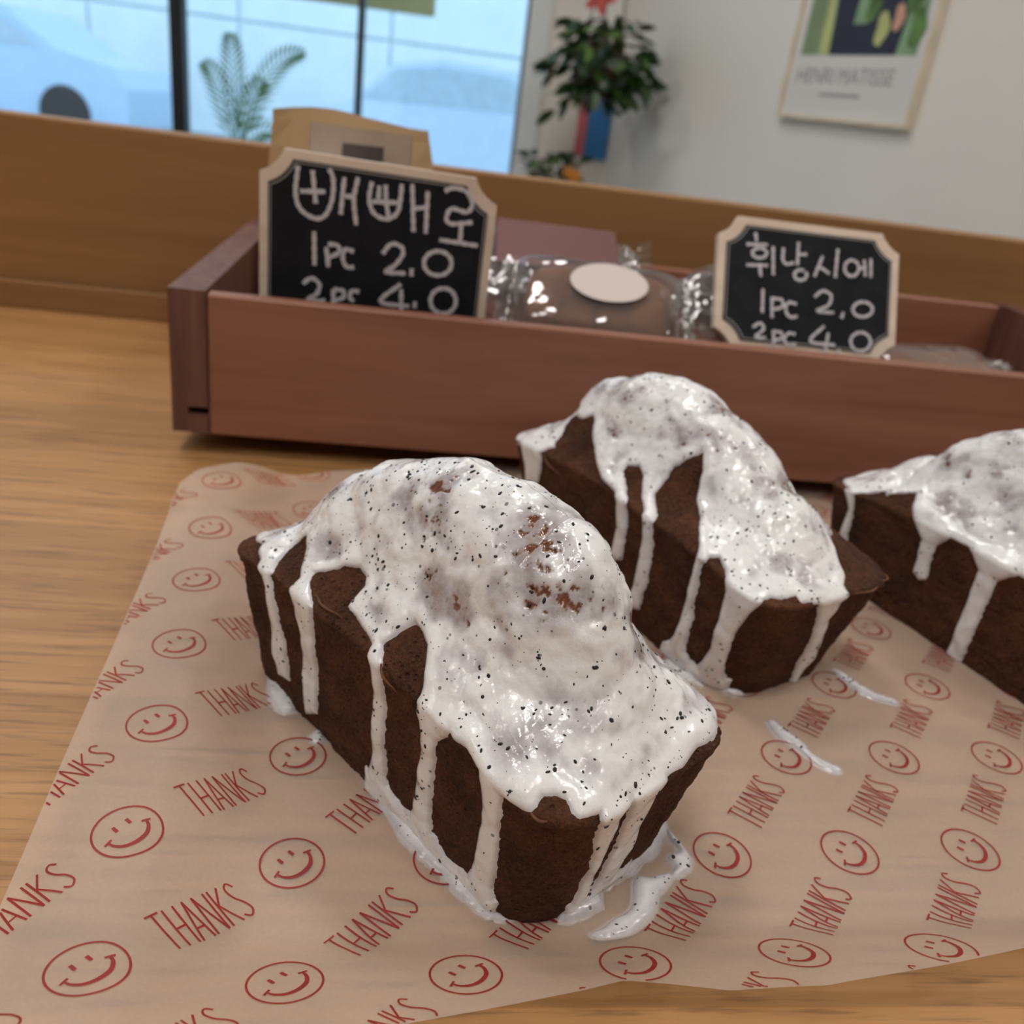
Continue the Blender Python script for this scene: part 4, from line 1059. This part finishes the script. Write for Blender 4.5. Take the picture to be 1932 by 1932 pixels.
# ------------------------------------------------------------------ posters
M_sheet = plain('poster_paper', (.74, .73, .70), .5, var=.02)
M_frame = plain('pale_wood_frame', (.72, .64, .50), .5, var=.1, scale=20)
M_navy = plain('ink_navy', (.022, .022, .045), .6)
M_ink_green = plain('ink_green', (.10, .20, .05), .6, var=.5, scale=30)
M_ink_mint = plain('ink_mint', (.26, .42, .24), .6, var=.2)
M_ink_lime = plain('ink_lime', (.50, .55, .22), .6, var=.15)
M_ink_line = plain('ink_olive', (.24, .24, .13), .6)
M_ink_rose = plain('ink_rose', (.70, .40, .28), .6, var=.2)
M_ink_grey = plain('ink_grey', (.30, .30, .31), .7)
PX0, PX1, PZ0, PZ1 = POSTER
po = empty('wall_poster', tuple(wallmap(np.array([[(PX0+PX1)/2, 0, ZC+PZ0]]))[0]), 'tall art poster in a pale frame with dark lettering under a green picture', 'poster', rotz=WA)
PWD, PHT = PX1-PX0, PZ1-PZ0
def pmap(V): return wallmap(np.asarray(V, float)+np.array([PX0, 0, ZC+PZ0]))
obj('sheet', *box_vf(0, PWD, .004, .012, 0, PHT, M=pmap), M_sheet, po)
fr = .007
obj('frame', *join_vf([box_vf(-fr, PWD+fr, .0, .020, -fr, 0, M=pmap), box_vf(-fr, PWD+fr, .0, .020, PHT, PHT+fr, M=pmap), box_vf(-fr, 0, .0, .020, 0, PHT, M=pmap), box_vf(PWD, PWD+fr, .0, .020, 0, PHT, M=pmap)]), M_frame, po)
def art(name, pts, mat, lv):
    V = np.array([(x*PWD, .0123+.0003*lv, z) for x, z in pts]); obj(name, pmap(V), [tuple(range(len(V)))], mat, po)
A0, A1_ = .128, PHT-.03           # generic picture area above the lettering
art('picture_ground', [(.06, A0), (.94, A0), (.94, A1_), (.06, A1_)], M_ink_mint, 1)
art('picture_shape', [(.30, A0), (.80, A0), (.86, A0+.25), (.74, A0+.40), (.36, A0+.42), (.26, A0+.18)], M_navy, 2)
art('picture_shape', [(.22, A0), (.30, A0), (.26, A0+.12), (.20, A0+.28), (.16, A0+.28), (.20, A0+.10)], M_ink_lime, 3)
art('picture_shape', [(.44, A0+.06), (.54, A0+.06), (.58, A0+.17), (.46, A0+.18)], M_ink_mint, 4)
for q in range(9):
    x = .07+q*.016; art('picture_line', [(x, A0), (x+.006, A0), (x+.05, A0+.34), (x+.044, A0+.34)], M_ink_line, 3)
for x, z, r, m in ((.56, .10, .05, M_ink_green), (.66, .05, .045, M_ink_lime), (.84, .12, .06, M_ink_green), (.90, .05, .05, M_ink_green), (.76, .07, .035, M_ink_rose), (.50, .33, .07, M_ink_rose), (.70, .22, .06, M_ink_green)):
    art('picture_spot', [(x+r*math.cos(a)*(1+.25*math.cos(3*a)), A0+z+r*.9*PWD/.5*math.sin(a)) for a in np.linspace(0, 2*math.pi, 16, endpoint=False)], m, 5)
def lettering(txt, x, z, size, mat, squeeze=1.0):
    cu = bpy.data.curves.new('lettering', 'FONT'); cu.body = txt; cu.size = size; cu.extrude = 0
    tmp = bpy.data.objects.new('tmp', cu); COL.objects.link(tmp)
    dg = bpy.context.evaluated_depsgraph_get(); me = bpy.data.meshes.new_from_object(tmp.evaluated_get(dg))
    V = np.array([v.co[:] for v in me.vertices]); F = [tuple(p.vertices) for p in me.polygons]
    bpy.data.objects.remove(tmp, do_unlink=True); bpy.data.meshes.remove(me)
    o = obj('lettering', pmap(np.stack([V[:, 0]*squeeze+x, np.full(len(V), .0126), V[:, 1]+z], 1)), F, mat, po); o['kind'] = 'stuff'
sq = PWD*.86/.35
lettering('HENRI', PWD*.07, .070, .046, M_ink_grey, sq)
lettering('MATISSE', PWD*.07+.142*sq, .070, .046, M_ink_grey, sq)
obj('small_print', *box_vf(PWD*.30, PWD*.62, .0122, .0126, .044, .050, M=pmap), M_ink_grey, po)

c2 = empty('wall_card', (.09, WY-.006, ZC+.07), 'blue and pink card on the wall below the bushy plant', 'poster')
obj('blue_panel', *bevel_box(.073, .148, WY-.012, WY-.006, ZC+.045, ZC+.235, .001), plain('card_blue', (.04, .22, .55), .5), c2)
obj('pink_panel', *bevel_box(.040, .072, WY-.012, WY-.006, ZC+.05, ZC+.235, .001), plain('card_pink', (.62, .16, .18), .5), c2)
c3 = empty('wall_card', (.03, WY-.006, ZC+.45), 'white card with a red flower on the wall above the bushy plant', 'poster')
obj('sheet', *bevel_box(-.005, .135, WY-.012, WY-.006, ZC+.415, ZC+.66, .001), M_sheet, c3)
V = [(.055+.04*math.cos(a)*(1+.3*math.cos(5*a)), WY-.0125, ZC+.515+.04*math.sin(a)*(1+.3*math.cos(5*a))) for a in np.linspace(0, 2*math.pi, 40, endpoint=False)]
obj('red_flower', V, [tuple(range(40))[::-1]], plain('card_red', (.60, .10, .08), .5), c3)

# ------------------------------------------------------------------ plants
def leaf_mesh(name, L, Wd, mat, bend=.25, m=5):
    V = []; F = []
    for i in range(m+1):
        t = i/m; w_ = Wd*math.sin(math.pi*min(1, t*.96+.02))**.8; z = -bend*L*t*t
        V += [(t*L, -w_/2, z+.06*w_), (t*L, 0, z), (t*L, w_/2, z+.06*w_)]
    for i in range(m):
        for k in (0, 1): F.append((i*3+k, (i+1)*3+k, (i+1)*3+k+1, i*3+k+1))
    me = mesh_data(name, V, F, True); me.materials.append(mat); return me
def place_leaf(me, parent, pos, az, el, roll, s):
    o = bpy.data.objects.new('leaf', me); COL.objects.link(o); o.parent = parent
    o.location = Vector(pos)-Vector(parent.location)
    o.rotation_euler = (roll, -el, az); o.scale = (s, s, s)
    return o
rnd = random.Random(8)
LF = [leaf_mesh('leaf', .075, .034, M_leaf), leaf_mesh('leaf', .080, .036, M_leaf), leaf_mesh('leaf', .07, .034, M_leaf_light)]
bx, by, bz = .075, 2.86, ZC+.30
bp = empty('hanging_plant', (bx, by, bz-.06), 'bushy hanging plant with a dense dark green crown, in front of the wall pier', 'plant')
obj('basket', *lathe_vf([(.01, -.05), (.05, -.045), (.075, 0), (.08, .035), (.07, .035), (.06, .01), (.01, .01)], (bx, by, bz-.03), 24), M_stem, bp)
for k in range(3):
    a = k*2.094+.4; obj('cord', *tube_vf([(bx+.072*math.cos(a), by+.072*math.sin(a), bz), (bx, by, bz+.55), (bx, by, CEIL)], .0022, 5), M_stem, bp)
ends = []
for k in range(20):
    a = k*2.4; r = .04+.10*rnd.random(); zz = bz-.085+.19*rnd.random()
    e = (bx+r*math.cos(a)*1.1, by+r*math.sin(a), zz); ends.append(e)
    obj('branch', *tube_vf([(bx, by, bz-.01), ((bx+e[0])/2, (by+e[1])/2, (bz+e[2])/2+.03), e], [.006, .005, .003], 6), M_stem, bp)
for k in range(290):
    e = rnd.choice(ends); q = (e[0]+rnd.gauss(0, .026), e[1]+rnd.gauss(0, .026), e[2]+rnd.gauss(0, .026))
    az = math.atan2(q[1]-by, q[0]-bx)+rnd.gauss(0, .7)
    young = rnd.random() < .16
    place_leaf(LF[2] if young else LF[rnd.randrange(2)], bp, q, az, rnd.uniform(-1.1, .35), rnd.gauss(0, .5), rnd.uniform(.6, 1.0))

fx, fy, fz = -.005, 2.98, ZC-.03
fp = empty('flowering_plant', (fx, fy, ZC-.45), 'low pot plant with small leaves and orange flowers', 'plant')
obj('pot', *lathe_vf([(.02, 0), (.07, 0), (.085, .30), (.092, .31), (.092, .33), (.08, .33), (.075, .30), (.02, .30)], (fx, fy, ZC-.45), 24), M_pot, fp)
LS = leaf_mesh('leaf', .045, .022, M_leaf); LS2 = leaf_mesh('leaf', .045, .022, M_leaf_light)
for k in range(10):
    a = k*.63; obj('stem', *tube_vf([(fx, fy, ZC-.14), (fx+.04*math.cos(a), fy+.04*math.sin(a), ZC-.03), (fx+.075*math.cos(a), fy+.06*math.sin(a), ZC+.035)], [.003, .0025, .002], 5), M_stem, fp)
for k in range(150):
    a = rnd.uniform(0, 6.28); r = rnd.uniform(.01, .085)
    place_leaf(LS if rnd.random() < .7 else LS2, fp, (fx-.01+r*math.cos(a), fy+r*math.sin(a)*.7, ZC+rnd.uniform(-.10, .062)), a+rnd.gauss(0, .5), rnd.uniform(-.4, .6), rnd.gauss(0, .4), rnd.uniform(.8, 1.3))
for k in range(8):
    x, z = fx+.045+rnd.uniform(-.03, .055), ZC-.01+rnd.uniform(-.06, .035); y = fy-.06+rnd.uniform(-.02, .02)
    V = [(x, y-.004, z)]; F = []
    for i in range(20):
        a = i*math.pi/10; r = .016*(1+.35*math.cos(5*a)); V.append((x+r*math.cos(a), y+.004*math.cos(5*a), z+r*math.sin(a)))
    for i in range(20): F.append((0, 1+(i+1) % 20, 1+i))
    obj('flower', V, F, M_orange, fp)
st = empty('plant_stand', (fx, fy, 0), 'white cylindrical stand under the orange flowered plant', 'plant stand')
obj('column', *lathe_vf([(.02, 0), (.12, 0), (.12, .02), (.10, .04), (.10, ZC-.47), (.12, ZC-.46), (.12, ZC-.45), (.02, ZC-.45)], (fx, fy, 0), 28), M_pot, st)

# palm by the window
qx, qy, qz = -1.01, 2.92, ZC-.12
pm = empty('potted_palm', (qx, qy, 0), 'slender green palm with arching fronds in front of the window', 'plant')
obj('pot', *lathe_vf([(.02, 0), (.12, 0), (.15, .28), (.155, .30), (.13, .30), (.125, .26), (.02, .26)], (qx, qy, 0), 28), M_pot, pm)
obj('trunk', *tube_vf([(qx, qy, .22), (qx+.01, qy, .5), (qx-.005, qy, qz+.02)], [.02, .016, .012]), M_stem, pm)
for (ex, ez, bow, ns_) in ((-.085, .36, .02, 16), (-.01, .46, .02, 18), (.19, .44, .05, 20), (.07, .32, .03, 14), (.12, .14, .04, 12)):
    pts = []
    for i in range(ns_+1):
        t = i/ns_; pts.append((qx+ex*t**1.3, qy+(.03 if ex > 0 else -.03)*t, qz+ez*(t-.18*t**3)+bow*math.sin(math.pi*t)))
    parts = [tube_vf(pts, np.linspace(.004, .0012, len(pts)), 5)]
    P = np.array(pts)
    for i in range(4, ns_+1):
        d = P[i]-P[i-1]; d /= np.linalg.norm(d)
        for s in (-1, 1):
            sd = np.array([d[2]*s, .35*s, -d[0]*s]); dirn = d*.75+sd*.6; dirn /= np.linalg.norm(dirn)
            ln = .075*math.sin(math.pi*(.15+.8*i/ns_))**.8; wv = np.cross(dirn, (0, 1, 0)); wv /= np.linalg.norm(wv)
            tip = P[i]+dirn*ln+np.array([0, 0, -.12*ln]); mid = P[i]+dirn*ln*.5
            parts.append(([P[i], mid+wv*.0045, tip, mid-wv*.0045], [(0, 1, 2, 3)]))
    obj('frond', *join_vf(parts), M_palm, pm)
